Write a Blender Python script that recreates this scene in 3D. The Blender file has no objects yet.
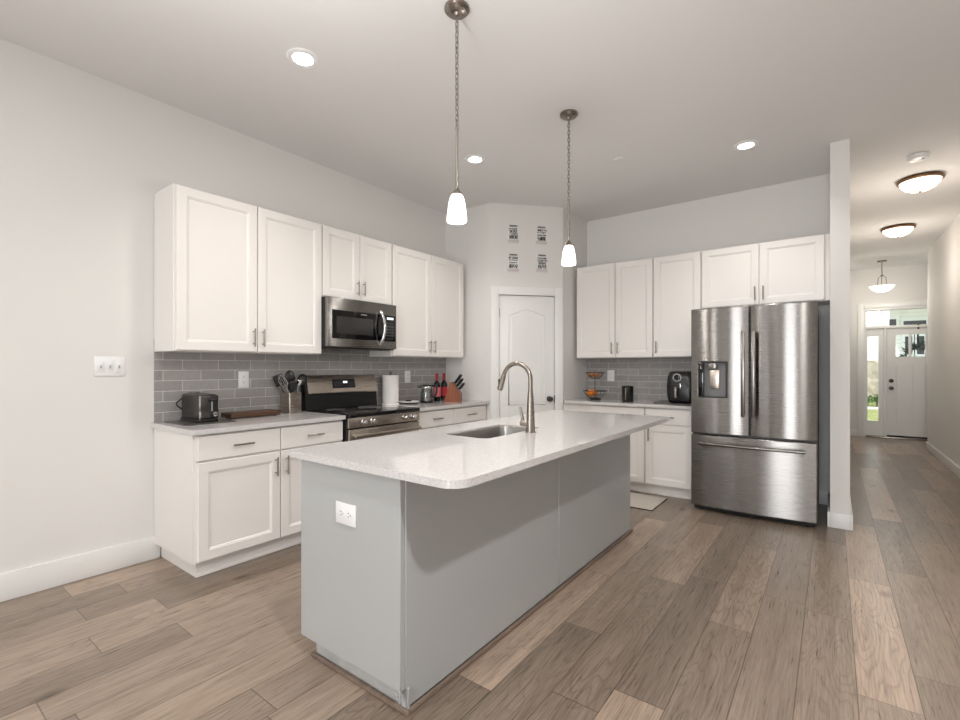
import bpy, bmesh, math, random
from mathutils import Vector, Matrix
random.seed(7)
C = bpy.context.scene.collection
scene = bpy.context.scene
PI = math.pi

# ------------------------------------------------------------------ camera
cam_data = bpy.data.cameras.new('camera')
cam = bpy.data.objects.new('camera', cam_data)
C.objects.link(cam)
cam.location = (0, 0, 1.26)
cam.rotation_euler = (PI / 2, 0, 0.6432)
cam_data.sensor_width = 36.0
cam_data.lens = 36.0 * 470.0 / 960.0
cam_data.shift_y = 7.2 / 960.0
cam_data.clip_start = 0.02
cam_data.clip_end = 200
scene.camera = cam

# ------------------------------------------------------------------ world, sun, area lights, exposure
world = bpy.data.worlds.new('world')
scene.world = world
world.use_nodes = True
bg = world.node_tree.nodes['Background']
bg.inputs['Color'].default_value = (0.80, 0.90, 1.0, 1)
bg.inputs['Strength'].default_value = 1.7

sun_d = bpy.data.lights.new('sun', 'SUN')
sun_d.energy = 3.0
sun_d.angle = math.radians(1.0)
sun_d.color = (1.0, 0.95, 0.88)
sun = bpy.data.objects.new('sun', sun_d)
C.objects.link(sun)
sun.rotation_euler = (math.radians(38), 0, math.radians(-28))


def area_light(name, loc, rot, sx, sy, power, color, shape='RECTANGLE', spread=180):
    d = bpy.data.lights.new(name, 'AREA')
    d.shape = shape
    d.size = sx
    d.size_y = sy
    d.energy = power
    d.color = color
    d.spread = math.radians(spread)
    o = bpy.data.objects.new(name, d)
    C.objects.link(o)
    o.location = loc
    o.rotation_euler = rot
    return o


# area lights boosting daylight at the unseen rear openings (behind the camera)
area_light('window_daylight', (-0.06, -4.32, 1.25), (PI / 2, 0, 0), 1.15, 2.2, 95, (0.97, 0.985, 1.0))
area_light('window_daylight', (-2.81, -4.32, 1.45), (PI / 2, 0, 0), 0.35, 1.8, 8, (0.95, 0.98, 1.0))
area_light('window_daylight', (-1.625, -4.32, 1.45), (PI / 2, 0, 0), 0.2, 1.8, 4, (1.0, 0.95, 0.88))
# unseen disk light for flash bounced off the ceiling, placed from the island's shadow
area_light('bounce_disk_light', (0.52, 0.58, 2.93), (0, 0, 0), 0.13, 0.13, 46, (1.0, 0.98, 0.955), 'DISK')
# further unseen disk light under the ceiling behind the camera, without a fixture
area_light('rear_disk_light', (-2.3, -1.2, 2.93), (0, 0, 0), 0.5, 0.5, 15, (1.0, 0.98, 0.955), 'DISK')


def bounce_flash(loc, power, tilt, size):
    """photographer's flash, aimed up at the ceiling"""
    d = bpy.data.lights.new('bounce_flash', 'SPOT')
    d.energy = power
    d.spot_size = math.radians(size)
    d.spot_blend = 1.0
    d.shadow_soft_size = 0.12
    d.color = (1.0, 0.985, 0.97)
    o = bpy.data.objects.new('bounce_flash', d)
    C.objects.link(o)
    o.location = loc
    o.rotation_euler = (PI + tilt[0], tilt[1], 0)


bounce_flash((-1.0, 0.25, 1.5), 175, (0.0, 0.0), 125)
bounce_flash((0.10, -0.25, 1.5), 90, (-0.80, 0.0), 80)

scene.view_settings.view_transform = 'Standard'
scene.view_settings.look = 'None'
scene.view_settings.gamma = 1.0
scene.view_settings.use_curve_mapping = False
scene.view_settings.exposure = 0.16


# ------------------------------------------------------------------ materials
def srgb(r, g, b):
    def f(c):
        c /= 255.0
        return c / 12.92 if c <= 0.04045 else ((c + 0.055) / 1.055) ** 2.4
    return (f(r), f(g), f(b), 1)


def mat(name, col, rough=0.5, metal=0.0, **kw):
    m = bpy.data.materials.new(name)
    m.use_nodes = True
    b = m.node_tree.nodes['Principled BSDF']
    b.inputs['Base Color'].default_value = col
    b.inputs['Roughness'].default_value = rough
    b.inputs['Metallic'].default_value = metal
    for k, v in kw.items():
        b.inputs[k.replace('_', ' ')].default_value = v
    return m


def nt(m):
    return m.node_tree, m.node_tree.nodes['Principled BSDF']


class NG:
    """short-hand for building node graphs"""
    def __init__(self, m):
        self.t = m.node_tree
        self.b = self.t.nodes['Principled BSDF']

    def new(self, typ, **kw):
        n = self.t.nodes.new(typ)
        for k, v in kw.items():
            setattr(n, k, v)
        return n

    def link(self, a, b):
        self.t.links.new(a, b)

    def set(self, sock, v):
        if hasattr(v, 'links') or hasattr(v, 'is_linked'):
            self.link(v, sock)
        else:
            sock.default_value = v

    def math(self, op, a, b=None, c=None):
        n = self.new('ShaderNodeMath', operation=op)
        self.set(n.inputs[0], a)
        if b is not None:
            self.set(n.inputs[1], b)
        if c is not None:
            self.set(n.inputs[2], c)
        return n.outputs[0]

    def pos(self):
        g = self.new('ShaderNodeTexCoord')
        return g.outputs['Object']

    def sep(self, v):
        n = self.new('ShaderNodeSeparateXYZ')
        self.link(v, n.inputs[0])
        return n.outputs

    def comb(self, x, y, z):
        n = self.new('ShaderNodeCombineXYZ')
        for i, v in enumerate((x, y, z)):
            self.set(n.inputs[i], v)
        return n.outputs[0]

    def noise(self, vec, scale, detail=3, rough=0.5):
        n = self.new('ShaderNodeTexNoise')
        self.link(vec, n.inputs['Vector'])
        n.inputs['Scale'].default_value = scale
        n.inputs['Detail'].default_value = detail
        n.inputs['Roughness'].default_value = rough
        return n.outputs['Fac']

    def ramp(self, fac, stops, interp='LINEAR'):
        n = self.new('ShaderNodeValToRGB')
        n.color_ramp.interpolation = interp
        el = n.color_ramp.elements
        while len(el) < len(stops):
            el.new(0.5)
        for e, (p, c) in zip(el, stops):
            e.position = p
            e.color = c
        self.link(fac, n.inputs[0])
        return n.outputs[0]

    def mix(self, fac, a, b, blend='MIX'):
        n = self.new('ShaderNodeMix', data_type='RGBA', blend_type=blend)
        self.set(n.inputs['Factor'], fac)
        self.set(n.inputs[6], a)
        self.set(n.inputs[7], b)
        return n.outputs[2]

    def bump(self, height, strength, dist=0.01):
        n = self.new('ShaderNodeBump')
        n.inputs['Strength'].default_value = strength
        n.inputs['Distance'].default_value = dist
        self.link(height, n.inputs['Height'])
        self.link(n.outputs[0], self.b.inputs['Normal'])


M = {}


def paint(name, col, rough, bumpy=0.04, scale=180):
    m = mat(name, col, rough)
    g = NG(m)
    g.bump(g.noise(g.pos(), scale, 2), bumpy, 0.002)
    M[name] = m


paint('wall_paint', srgb(229, 227, 224), 0.75)
paint('ceiling_paint', srgb(230, 229, 228), 0.85)
paint('trim_paint', srgb(238, 238, 236), 0.35, 0.01)
paint('cabinet_paint', srgb(239, 235, 231), 0.33, 0.01)
paint('island_paint', srgb(180, 182, 182), 0.30, 0.01)
paint('plastic_white', srgb(240, 240, 240), 0.3, 0.0)

# oak plank floor: planks run along Y
m = mat('oak_planks', (0.3, 0.25, 0.2, 1), 0.36)
g = NG(m)
P = g.pos()
s = g.sep(P)
PW, PL = 0.19, 1.25
rowf = g.math('DIVIDE', g.math('ADD', s[0], 20.063), PW)
row = g.math('FLOOR', rowf)
wn = g.new('ShaderNodeTexWhiteNoise', noise_dimensions='1D')
g.link(row, wn.inputs['W'])
yy = g.math('ADD', g.math('DIVIDE', g.math('ADD', s[1], 40.0), PL), g.math('MULTIPLY', wn.outputs['Value'], 9.7))
cell = g.math('FLOOR', yy)
wn2 = g.new('ShaderNodeTexWhiteNoise', noise_dimensions='2D')
g.link(g.comb(row, cell, 0.0), wn2.inputs['Vector'])
rnd = wn2.outputs['Value']
wn3 = g.new('ShaderNodeTexWhiteNoise', noise_dimensions='2D')
g.link(g.comb(cell, row, 0.0), wn3.inputs['Vector'])
shift = g.math('MULTIPLY', rnd, 31.0)
gv = g.comb(g.math('ADD', s[0], shift), g.math('MULTIPLY', s[1], 0.035), shift)
grain = g.noise(gv, 150, 4, 0.7)
gv1 = g.comb(g.math('ADD', s[0], shift), g.math('MULTIPLY', s[1], 0.10), shift)
broad = g.noise(gv1, 16, 3, 0.5)
gv2 = g.comb(g.math('ADD', s[0], shift), g.math('MULTIPLY', s[1], 0.16), shift)
wavy = g.noise(gv2, 6.0, 2, 0.45)
rings = g.math('FRACT', g.math('MULTIPLY', wavy, 22.0))
base = g.ramp(rnd, [(0.0, srgb(128, 114, 102)), (0.35, srgb(142, 127, 113)), (0.6, srgb(150, 134, 119)), (0.8, srgb(160, 142, 126)), (0.9, srgb(178, 157, 139)), (1.0, srgb(186, 164, 146))])
gcol = g.ramp(grain, [(0.32, (0.56, 0.54, 0.52, 1)), (0.48, (0.94, 0.94, 0.94, 1)), (0.68, (1.20, 1.19, 1.18, 1))])
c1 = g.mix(0.9, base, gcol, 'MULTIPLY')
c1 = g.mix(0.8, c1, g.ramp(broad, [(0.32, (0.82, 0.81, 0.80, 1)), (0.65, (1.08, 1.08, 1.08, 1))]), 'MULTIPLY')
rc = g.ramp(rings, [(0.0, (0.62, 0.60, 0.58, 1)), (0.16, (0.90, 0.89, 0.88, 1)), (0.45, (1.03, 1.03, 1.03, 1)), (0.9, (1, 1, 1, 1)), (1.0, (0.8, 0.79, 0.78, 1))])
c1 = g.mix(g.math('MULTIPLY', wn3.outputs['Value'], 0.95), c1, rc, 'MULTIPLY')
vor = g.new('ShaderNodeTexVoronoi', feature='F1')
g.link(g.comb(g.math('MULTIPLY', s[0], 3.2), g.math('MULTIPLY', s[1], 1.7), 0.0), vor.inputs['Vector'])
vor.inputs['Scale'].default_value = 1.0
knot = g.ramp(vor.outputs['Distance'], [(0.0, (0.30, 0.26, 0.23, 1)), (0.05, (0.55, 0.5, 0.46, 1)), (0.12, (1, 1, 1, 1))])
c1 = g.mix(0.85, c1, knot, 'MULTIPLY')
fx = g.math('FRACT', rowf)
fy = g.math('FRACT', yy)
ex = g.math('MINIMUM', fx, g.math('SUBTRACT', 1.0, fx))
ey = g.math('MULTIPLY', g.math('MINIMUM', fy, g.math('SUBTRACT', 1.0, fy)), PL / PW)
edge = g.math('MINIMUM', ex, ey)
gap = g.ramp(edge, [(0.0, (0.36, 0.33, 0.30, 1)), (0.007, (0.52, 0.48, 0.44, 1)), (0.013, (1, 1, 1, 1))])
c1 = g.mix(1.0, c1, gap, 'MULTIPLY')
g.link(c1, g.b.inputs['Base Color'])
hgt = g.math('ADD', g.math('MULTIPLY', grain, 0.5), g.math('MULTIPLY', g.math('MINIMUM', edge, 0.02), 40.0))
g.bump(hgt, 0.16, 0.003)
g.set(g.b.inputs['Roughness'], g.math('ADD', 0.22, g.math('MULTIPLY', grain, 0.16)))
M['oak_planks'] = m

# white quartz with a fine speckle
m = mat('quartz', srgb(235, 232, 228), 0.035, Specular_IOR_Level=0.7)
g = NG(m)
P = g.pos()
n1 = g.noise(P, 260, 2, 0.6)
n2 = g.noise(P, 120, 2, 0.6)
c = g.ramp(n1, [(0.28, srgb(166, 164, 163)), (0.40, srgb(210, 207, 206)), (0.6, srgb(218, 215, 214)), (0.72, srgb(238, 238, 238))])
c = g.mix(0.25, c, g.ramp(n2, [(0.35, srgb(222, 219, 216)), (0.55, srgb(246, 245, 244))]), 'MULTIPLY')
g.link(c, g.b.inputs['Base Color'])
M['quartz'] = m


def tile_mat(name, axis, off):
    m = mat(name, srgb(140, 138, 136), 0.16)
    g = NG(m)
    s = g.sep(g.pos())
    br = g.new('ShaderNodeTexBrick')
    g.link(g.comb(g.math('ADD', s[axis], off), g.math('SUBTRACT', s[2], 0.889 - 0.70 * 10), 0.0), br.inputs['Vector'])
    br.inputs['Scale'].default_value = 1.0
    br.inputs['Brick Width'].default_value = 0.236
    br.inputs['Row Height'].default_value = 0.07
    br.inputs['Mortar Size'].default_value = 0.0018
    br.inputs['Mortar Smooth'].default_value = 0.2
    br.inputs['Bias'].default_value = 0.0
    br.inputs['Color1'].default_value = srgb(168, 165, 163)
    br.inputs['Color2'].default_value = srgb(155, 152, 150)
    br.inputs['Mortar'].default_value = srgb(222, 220, 217)
    br.offset = 0.5
    n = g.noise(g.comb(s[axis], s[2], s[1]), 22, 3)
    c = g.mix(0.35, br.outputs['Color'], g.ramp(n, [(0.3, (0.85, 0.85, 0.85, 1)), (0.7, (1.1, 1.1, 1.1, 1))]), 'MULTIPLY')
    g.link(c, g.b.inputs['Base Color'])
    g.bump(g.math('SUBTRACT', 1.0, br.outputs['Fac']), 0.4, 0.002)
    M[name] = m


tile_mat('tile_left', 1, 20.118)
tile_mat('tile_back', 0, 20.05)


def steel(name, col, rough, aniso=0.0, streak=(1, 1, 120)):
    m = mat(name, col, rough, 1.0)
    g = NG(m)
    s = g.sep(g.pos())
    v = g.comb(g.math('MULTIPLY', s[0], streak[0]), g.math('MULTIPLY', s[1], streak[1]), g.math('MULTIPLY', s[2], streak[2]))
    n = g.noise(v, 6, 3, 0.6)
    g.set(g.b.inputs['Roughness'], g.math('ADD', rough - 0.05, g.math('MULTIPLY', n, 0.1)))
    if aniso:
        t = g.new('ShaderNodeTangent', direction_type='RADIAL', axis='Z')
        g.link(t.outputs[0], g.b.inputs['Tangent'])
        g.b.inputs['Anisotropic'].default_value = aniso
        g.b.inputs['Anisotropic Rotation'].default_value = 0.25
    M[name] = m


steel('stainless', srgb(140, 137, 134), 0.27, 1.0)
steel('steel_warm', srgb(188, 178, 168), 0.28, 0.5)
steel('nickel', srgb(150, 142, 134), 0.28)
steel('steel_dark', srgb(92, 90, 88), 0.3)
steel('sink_steel', srgb(172, 169, 166), 0.30)
steel('handle_steel', srgb(128, 124, 120), 0.25)
steel('chrome', srgb(215, 215, 215), 0.08)
M['bronze'] = mat('bronze', srgb(126, 96, 70), 0.35, 0.9)
M['black_glass'] = mat('black_glass', srgb(10, 10, 11), 0.05)
M['black_plastic'] = mat('black_plastic', srgb(20, 20, 21), 0.32)
M['black_matte'] = mat('black_matte', srgb(16, 16, 16), 0.6)
M['dark_window'] = mat('dark_window', srgb(44, 43, 43), 0.08)
M['grey_plastic'] = mat('grey_plastic', srgb(118, 118, 119), 0.35)
M['grey_mark'] = mat('grey_mark', srgb(170, 170, 172), 0.5)
M['band_grey'] = mat('band_grey', srgb(206, 199, 197), 0.6)
M['slot_grey'] = mat('slot_grey', srgb(120, 120, 120), 0.5)
M['paper'] = mat('paper', srgb(238, 236, 231), 0.9)
M['ceramic'] = mat('ceramic', srgb(238, 237, 234), 0.15)
M['mat_grey'] = mat('mat_grey', srgb(84, 79, 75), 0.3)
M['wine_glass'] = mat('wine_glass', srgb(14, 16, 12), 0.06)
M['wine_red'] = mat('wine_red', srgb(168, 32, 48), 0.35)
M['label_pink'] = mat('label_pink', srgb(214, 110, 118), 0.6)
M['label_red'] = mat('label_red', srgb(190, 44, 56), 0.6)
M['orange_peel'] = mat('orange_peel', srgb(236, 130, 18), 0.45)
M['onion_skin'] = mat('onion_skin', srgb(176, 112, 62), 0.5)
M['wire'] = mat('wire', srgb(84, 78, 73), 0.3, 0.9)
M['rug'] = mat('rug', srgb(204, 196, 186), 0.95)
g = NG(M['rug'])
s_ = g.sep(g.pos())
chk = g.new('ShaderNodeTexChecker')
g.link(g.pos(), chk.inputs['Vector'])
chk.inputs['Scale'].default_value = 55
chk.inputs['Color1'].default_value = srgb(212, 205, 196)
chk.inputs['Color2'].default_value = srgb(186, 177, 166)
g.link(chk.outputs['Color'], g.b.inputs['Base Color'])
M['rug_edge'] = mat('rug_edge', srgb(52, 46, 42), 0.9)


def wood(name, a, b, scale=30, axis=1, rough=0.45):
    m = mat(name, a, rough)
    g = NG(m)
    s = g.sep(g.pos())
    k = [1, 1, 1]
    k[axis] = 0.08
    v = g.comb(g.math('MULTIPLY', s[0], k[0]), g.math('MULTIPLY', s[1], k[1]), g.math('MULTIPLY', s[2], k[2]))
    g.link(g.ramp(g.noise(v, scale, 4), [(0.3, a), (0.7, b)]), g.b.inputs['Base Color'])
    M[name] = m


wood('walnut', srgb(58, 38, 26), srgb(92, 63, 42), 60, 0)
wood('cherry_block', srgb(112, 52, 22), srgb(158, 84, 38), 60, 2)
wood('shoe_oak', srgb(112, 96, 86), srgb(140, 122, 108), 40, 1)
wood('toe_grey', srgb(176, 176, 174), srgb(186, 186, 184), 20, 1)


def emit(name, col, strength, base=(0.9, 0.9, 0.9, 1)):
    m = mat(name, base, 0.4)
    b = m.node_tree.nodes['Principled BSDF']
    b.inputs['Emission Color'].default_value = col
    b.inputs['Emission Strength'].default_value = strength
    M[name] = m


emit('lamp_glass', (1.0, 0.97, 0.92, 1), 2.5)
emit('can_glow', (1.0, 0.97, 0.93, 1), 12.0)
emit('dome_glass', (1.0, 0.90, 0.74, 1), 1.5)
emit('bowl_glass', (1.0, 0.93, 0.78, 1), 0.9)
emit('display_glow', (0.85, 0.92, 1.0, 1), 1.2, (0.05, 0.05, 0.05, 1))


def glass(name, tint=(1, 1, 1, 1), gloss=0.10, rough=0.02):
    m = bpy.data.materials.new(name)
    m.use_nodes = True
    t = m.node_tree
    t.nodes.clear()
    o = t.nodes.new('ShaderNodeOutputMaterial')
    mx = t.nodes.new('ShaderNodeMixShader')
    tr = t.nodes.new('ShaderNodeBsdfTransparent')
    gl = t.nodes.new('ShaderNodeBsdfGlossy')
    tr.inputs[0].default_value = tint
    gl.inputs['Roughness'].default_value = rough
    mx.inputs[0].default_value = gloss
    t.links.new(tr.outputs[0], mx.inputs[1])
    t.links.new(gl.outputs[0], mx.inputs[2])
    t.links.new(mx.outputs[0], o.inputs[0])
    M[name] = m


glass('window_glass', (0.97, 0.99, 0.98, 1), 0.05)
glass('kettle_glass', (0.80, 0.82, 0.83, 1), 0.14)

# outdoors
m = mat('lawn', srgb(120, 150, 40), 0.9)
g = NG(m)
g.link(g.ramp(g.noise(g.pos(), 3.0, 6, 0.7), [(0.3, srgb(118, 124, 62)), (0.7, srgb(168, 166, 104))]), g.b.inputs['Base Color'])
M['lawn'] = m
M['leaf'] = mat('leaf', srgb(66, 112, 34), 0.6)
M['leaf_dark'] = mat('leaf_dark', srgb(38, 58, 44), 0.6)
M['concrete'] = mat('concrete', srgb(205, 202, 196), 0.9)
m = mat('siding', srgb(222, 220, 214), 0.7)
g = NG(m)
s = g.sep(g.pos())
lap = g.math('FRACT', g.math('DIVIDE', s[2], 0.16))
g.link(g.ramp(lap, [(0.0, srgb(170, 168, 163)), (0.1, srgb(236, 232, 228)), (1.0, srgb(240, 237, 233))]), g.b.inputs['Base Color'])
M['siding'] = m
m = mat('stone', srgb(180, 168, 150), 0.9)
g = NG(m)
v = g.new('ShaderNodeTexVoronoi', feature='F1')
g.link(g.pos(), v.inputs['Vector'])
v.inputs['Scale'].default_value = 5.5
g.link(g.ramp(g.noise(v.outputs['Color'], 3.0, 1), [(0.3, srgb(150, 136, 120)), (0.7, srgb(214, 204, 188))]), g.b.inputs['Base Color'])
M['stone'] = m
M['roof'] = mat('roof', srgb(70, 70, 72), 0.9)


# ------------------------------------------------------------------ mesh builder
class MB:
    def __init__(self):
        self.bm = bmesh.new()

    def _merge(self, t):
        me = bpy.data.meshes.new('tmp')
        t.to_mesh(me)
        t.free()
        self.bm.from_mesh(me)
        bpy.data.meshes.remove(me)
        return self

    def box(self, x0, x1, y0, y1, z0, z1, bev=0.0, seg=2, rot=None, piv=None):
        t = bmesh.new()
        bmesh.ops.create_cube(t, size=1.0)
        for v in t.verts:
            v.co = Vector(((x0 + x1) / 2 + v.co.x * (x1 - x0), (y0 + y1) / 2 + v.co.y * (y1 - y0), (z0 + z1) / 2 + v.co.z * (z1 - z0)))
        if bev:
            bmesh.ops.bevel(t, geom=t.edges[:], offset=bev, segments=seg, profile=0.5, affect='EDGES')
        if rot is not None:
            p = Vector(piv) if piv else Vector(((x0 + x1) / 2, (y0 + y1) / 2, (z0 + z1) / 2))
            for v in t.verts:
                v.co = rot @ (v.co - p) + p
        return self._merge(t)

    def cyl(self, p0, p1, r0, r1=None, seg=20):
        p0, p1 = Vector(p0), Vector(p1)
        r1 = r0 if r1 is None else r1
        d = (p1 - p0)
        t = bmesh.new()
        bmesh.ops.create_cone(t, cap_ends=True, segments=seg, radius1=r0, radius2=r1, depth=d.length)
        q = d.to_track_quat('Z', 'Y').to_matrix()
        for v in t.verts:
            v.co = q @ v.co + (p0 + p1) / 2
        return self._merge(t)

    def lathe(self, prof, c=(0, 0, 0), seg=32, rot=None):
        """prof: (r, z) list, spun about z"""
        t = bmesh.new()
        c = Vector(c)
        rings = []
        for r, z in prof:
            if r < 1e-6:
                rings.append([t.verts.new((0, 0, z))])
            else:
                rings.append([t.verts.new((r * math.cos(2 * PI * k / seg), r * math.sin(2 * PI * k / seg), z)) for k in range(seg)])
        for a, b in zip(rings, rings[1:]):
            for k in range(seg):
                k2 = (k + 1) % seg
                if len(a) == 1 and len(b) == 1:
                    continue
                if len(a) == 1:
                    t.faces.new((a[0], b[k], b[k2]))
                elif len(b) == 1:
                    t.faces.new((a[k], a[k2], b[0]))
                else:
                    t.faces.new((a[k], a[k2], b[k2], b[k]))
        for v in t.verts:
            v.co = (rot @ v.co if rot is not None else v.co) + c
        bmesh.ops.recalc_face_normals(t, faces=t.faces[:])
        return self._merge(t)

    def tube(self, pts, r, seg=10, closed=False, radii=None):
        pts = [Vector(p) for p in pts]
        n = len(pts)
        t = bmesh.new()
        rings = []
        up = None
        for i, p in enumerate(pts):
            if closed:
                d = (pts[(i + 1) % n] - pts[i - 1]).normalized()
            else:
                d = (pts[min(i + 1, n - 1)] - pts[max(i - 1, 0)]).normalized()
            if up is None:
                up = Vector((0, 0, 1)) if abs(d.z) < 0.9 else Vector((1, 0, 0))
            a = d.cross(up)
            if a.length < 1e-4:
                a = d.cross(Vector((0, 1, 0)))
            a.normalize()
            b = a.cross(d).normalized()
            up = b
            rr = radii[i] if radii else r
            rings.append([t.verts.new(p + rr * (math.cos(2 * PI * k / seg) * a + math.sin(2 * PI * k / seg) * b)) for k in range(seg)])
        for i in range(n if closed else n - 1):
            a, b = rings[i], rings[(i + 1) % n]
            for k in range(seg):
                k2 = (k + 1) % seg
                t.faces.new((a[k], a[k2], b[k2], b[k]))
        if not closed:
            t.faces.new(rings[0])
            t.faces.new(rings[-1])
        bmesh.ops.recalc_face_normals(t, faces=t.faces[:])
        return self._merge(t)

    def prism(self, poly, a0, a1, axis='z', holes=(), bev=0.0):
        """extrude a 2-D polygon (with holes) between a0 and a1; axis z: (x,y), axis y: (x,z), axis x: (y,z)"""
        def to3(u, v, a):
            return {'z': (u, v, a), 'y': (u, a, v), 'x': (a, u, v)}[axis]
        t = bmesh.new()
        edges = []
        for loop in [poly] + list(holes):
            vs = [t.verts.new(to3(u, v, a0)) for u, v in loop]
            for i in range(len(vs)):
                edges.append(t.edges.new((vs[i], vs[(i + 1) % len(vs)])))
        bmesh.ops.triangle_fill(t, use_beauty=True, use_dissolve=False, edges=edges)
        ex = bmesh.ops.extrude_face_region(t, geom=t.faces[:])
        d = Vector(to3(0, 0, a1 - a0))
        for e in ex['geom']:
            if isinstance(e, bmesh.types.BMVert):
                e.co += d
        bmesh.ops.recalc_face_normals(t, faces=t.faces[:])
        return self._merge(t)

    def sphere(self, c, r, sc=(1, 1, 1), u=20, v=12):
        t = bmesh.new()
        bmesh.ops.create_uvsphere(t, u_segments=u, v_segments=v, radius=r)
        for w in t.verts:
            w.co = Vector((w.co.x * sc[0], w.co.y * sc[1], w.co.z * sc[2])) + Vector(c)
        return self._merge(t)

    def xform(self, mtx):
        for v in self.bm.verts:
            v.co = mtx @ v.co
        return self

    def build(self, name, material, parent=None, smooth=True, ang=38):
        if smooth:
            lim = math.radians(ang)
            for f in self.bm.faces:
                f.smooth = True
            for e in self.bm.edges:
                if len(e.link_faces) == 2 and e.calc_face_angle(0) > lim:
                    e.smooth = False
        me = bpy.data.meshes.new(name)
        self.bm.to_mesh(me)
        self.bm.free()
        me.materials.append(M[material] if isinstance(material, str) else material)
        o = bpy.data.objects.new(name, me)
        C.objects.link(o)
        if parent is not None:
            o.parent = parent
        return o


def thing(name, label, cat, loc=(0, 0, 0), rotz=0.0, group=None):
    o = bpy.data.objects.new(name, None)
    o.empty_display_size = 0.05
    C.objects.link(o)
    o.location = loc
    o.rotation_euler = (0, 0, rotz)
    tag(o, label, cat, group)
    return o


def tag(o, label, cat, group=None):
    o['label'] = label
    o['category'] = cat
    if group:
        o['group'] = group
    return o


def struct(o, label=None, cat=None):
    o['kind'] = 'structure'
    if label:
        o['label'] = label
    if cat:
        o['category'] = cat
    return o


def sroot(name, label, cat, loc=(0, 0, 0), rotz=0.0):
    return struct(thing(name, label, cat, loc, rotz))


def copy_tree(o, parent=None):
    c = o.copy()
    C.objects.link(c)
    if parent is not None:
        c.parent = parent
    for ch in list(o.children):
        copy_tree(ch, c)
    return c


# ------------------------------------------------------------------ room shell
LX, RX, BY, CZ = -3.58, 1.17, 5.36, 3.03
FY = 11.0
struct(MB().box(LX - 0.15, 3.0, -4.35, FY + 0.12, -0.12, 0.0).build('floor', 'oak_planks', smooth=False), 'grey brown oak plank floor running down the hall', 'floor')
struct(MB().box(LX - 0.15, 3.0, -4.35, FY + 0.12, CZ, CZ + 0.12).build('ceiling', 'ceiling_paint', smooth=False), 'flat white painted ceiling', 'ceiling')
struct(MB().box(LX - 0.12, LX, -4.3, BY + 0.5, 0, CZ).build('wall_left', 'wall_paint', smooth=False), 'long white wall on the left behind the cabinets', 'wall')
struct(MB().box(LX, 0.11, BY, BY + 0.12, 0, CZ).build('wall_back', 'wall_paint', smooth=False), 'back wall behind the refrigerator', 'wall')
struct(MB().box(-0.014, 0.11, 4.63, BY, 0, CZ).build('wall_divider', 'wall_paint', smooth=False), 'narrow white wall end beside the refrigerator', 'wall')
struct(MB().box(-0.014, 0.11, BY + 0.12, FY, 0, CZ).build('wall_hall', 'wall_paint', smooth=False), 'left wall of the hall behind the wall end', 'wall')
struct(MB().box(RX, RX + 0.12, 4.4, 9.9, 0, CZ).box(RX + 0.12, 2.6, 4.4, 4.52, 0, CZ).box(2.6, 2.72, -4.3, 4.52, 0, CZ).build('wall_right', 'wall_paint', smooth=False), 'right wall of the hall, with a made-up recess out of view', 'wall')  # unseen recess beside the camera shaped to keep wall bounce off the island
struct(MB().box(RX + 0.12, 2.3, 9.78, 9.9, 0, CZ).box(2.3, 2.42, 9.9, FY, 0, CZ).build('wall_foyer', 'wall_paint', smooth=False), 'recess of the entry beyond the right wall', 'wall')
DX0, DX1, DZ = 0.452, 1.68, 2.32      # opening of the entry
struct(MB().box(0.11, DX0, FY, FY + 0.14, 0, CZ).box(DX1, 2.3, FY, FY + 0.14, 0, CZ).box(DX0, DX1, FY, FY + 0.14, DZ, CZ).build('wall_front', 'wall_paint', smooth=False), 'far wall around the front door', 'wall')
# rear wall behind the camera: unseen openings, narrow ones shaped for refrigerator streaks
REAR = [(-3.0, -2.62, 0.5), (-1.75, -1.5, 0.5), (-0.67, 0.55, 0.06)]
rw_ = MB().prism([(LX, 0), (2.6, 0), (2.6, CZ), (LX, CZ)], -4.3, -4.18, 'y', holes=[[(a, z), (b, z), (b, 2.4), (a, 2.4)] for a, b, z in REAR])
struct(rw_.build('wall_rear', 'wall_paint', smooth=False), 'rear wall behind the camera', 'wall')
for i, (a, b, z) in enumerate(REAR):
    wf = MB().prism([(a + 0.002, z + 0.002), (b - 0.002, z + 0.002), (b - 0.002, 2.398), (a + 0.002, 2.398)], -4.28, -4.2, 'y', holes=[[(a + 0.05, z + 0.05), (b - 0.05, z + 0.05), (b - 0.05, 2.35), (a + 0.05, 2.35)]])
    struct(wf.build('window_%d' % (i + 3), 'trim_paint', smooth=False), 'unseen window behind the camera, shaped for light and reflections', 'window')

# pantry corner
P0 = Vector((-2.945, 4.11))
P1 = Vector((-2.39, 4.72))
dv = (P1 - P0)
DL = dv.length
dang = math.atan2(dv.y, dv.x)
struct(MB().box(LX, P0.x, P0.y, P0.y + 0.12, 0, CZ).build('wall_pantry', 'wall_paint', smooth=False), 'pantry side wall next to the left counter', 'wall')
struct(MB().box(P1.x - 0.12, P1.x, P1.y, BY, 0, CZ).build('wall_pantry', 'wall_paint', smooth=False), 'pantry side wall next to the back counter', 'wall')
OPX0, OPX1, OPZ = 0.095, DL - 0.095, 2.045
dw = MB().box(0, OPX0, 0, 0.1, 0, CZ).box(OPX1, DL, 0, 0.1, 0, CZ).box(OPX0, OPX1, 0, 0.1, OPZ, CZ)
o = struct(dw.build('wall_diagonal', 'wall_paint', smooth=False), 'diagonal pantry wall with door', 'wall')
o.location = (P0.x, P0.y, 0)
o.rotation_euler.z = dang


def baseboard(name, x0, x1, y0, y1, label, h=0.15):
    # tall flat board with a thin lip; (x0..x1, y0..y1) is the footprint
    b = MB().box(x0, x1, y0, y1, 0, h, 0.004, 2)
    return struct(b.build(name, 'trim_paint'), label, 'baseboard')


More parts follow.
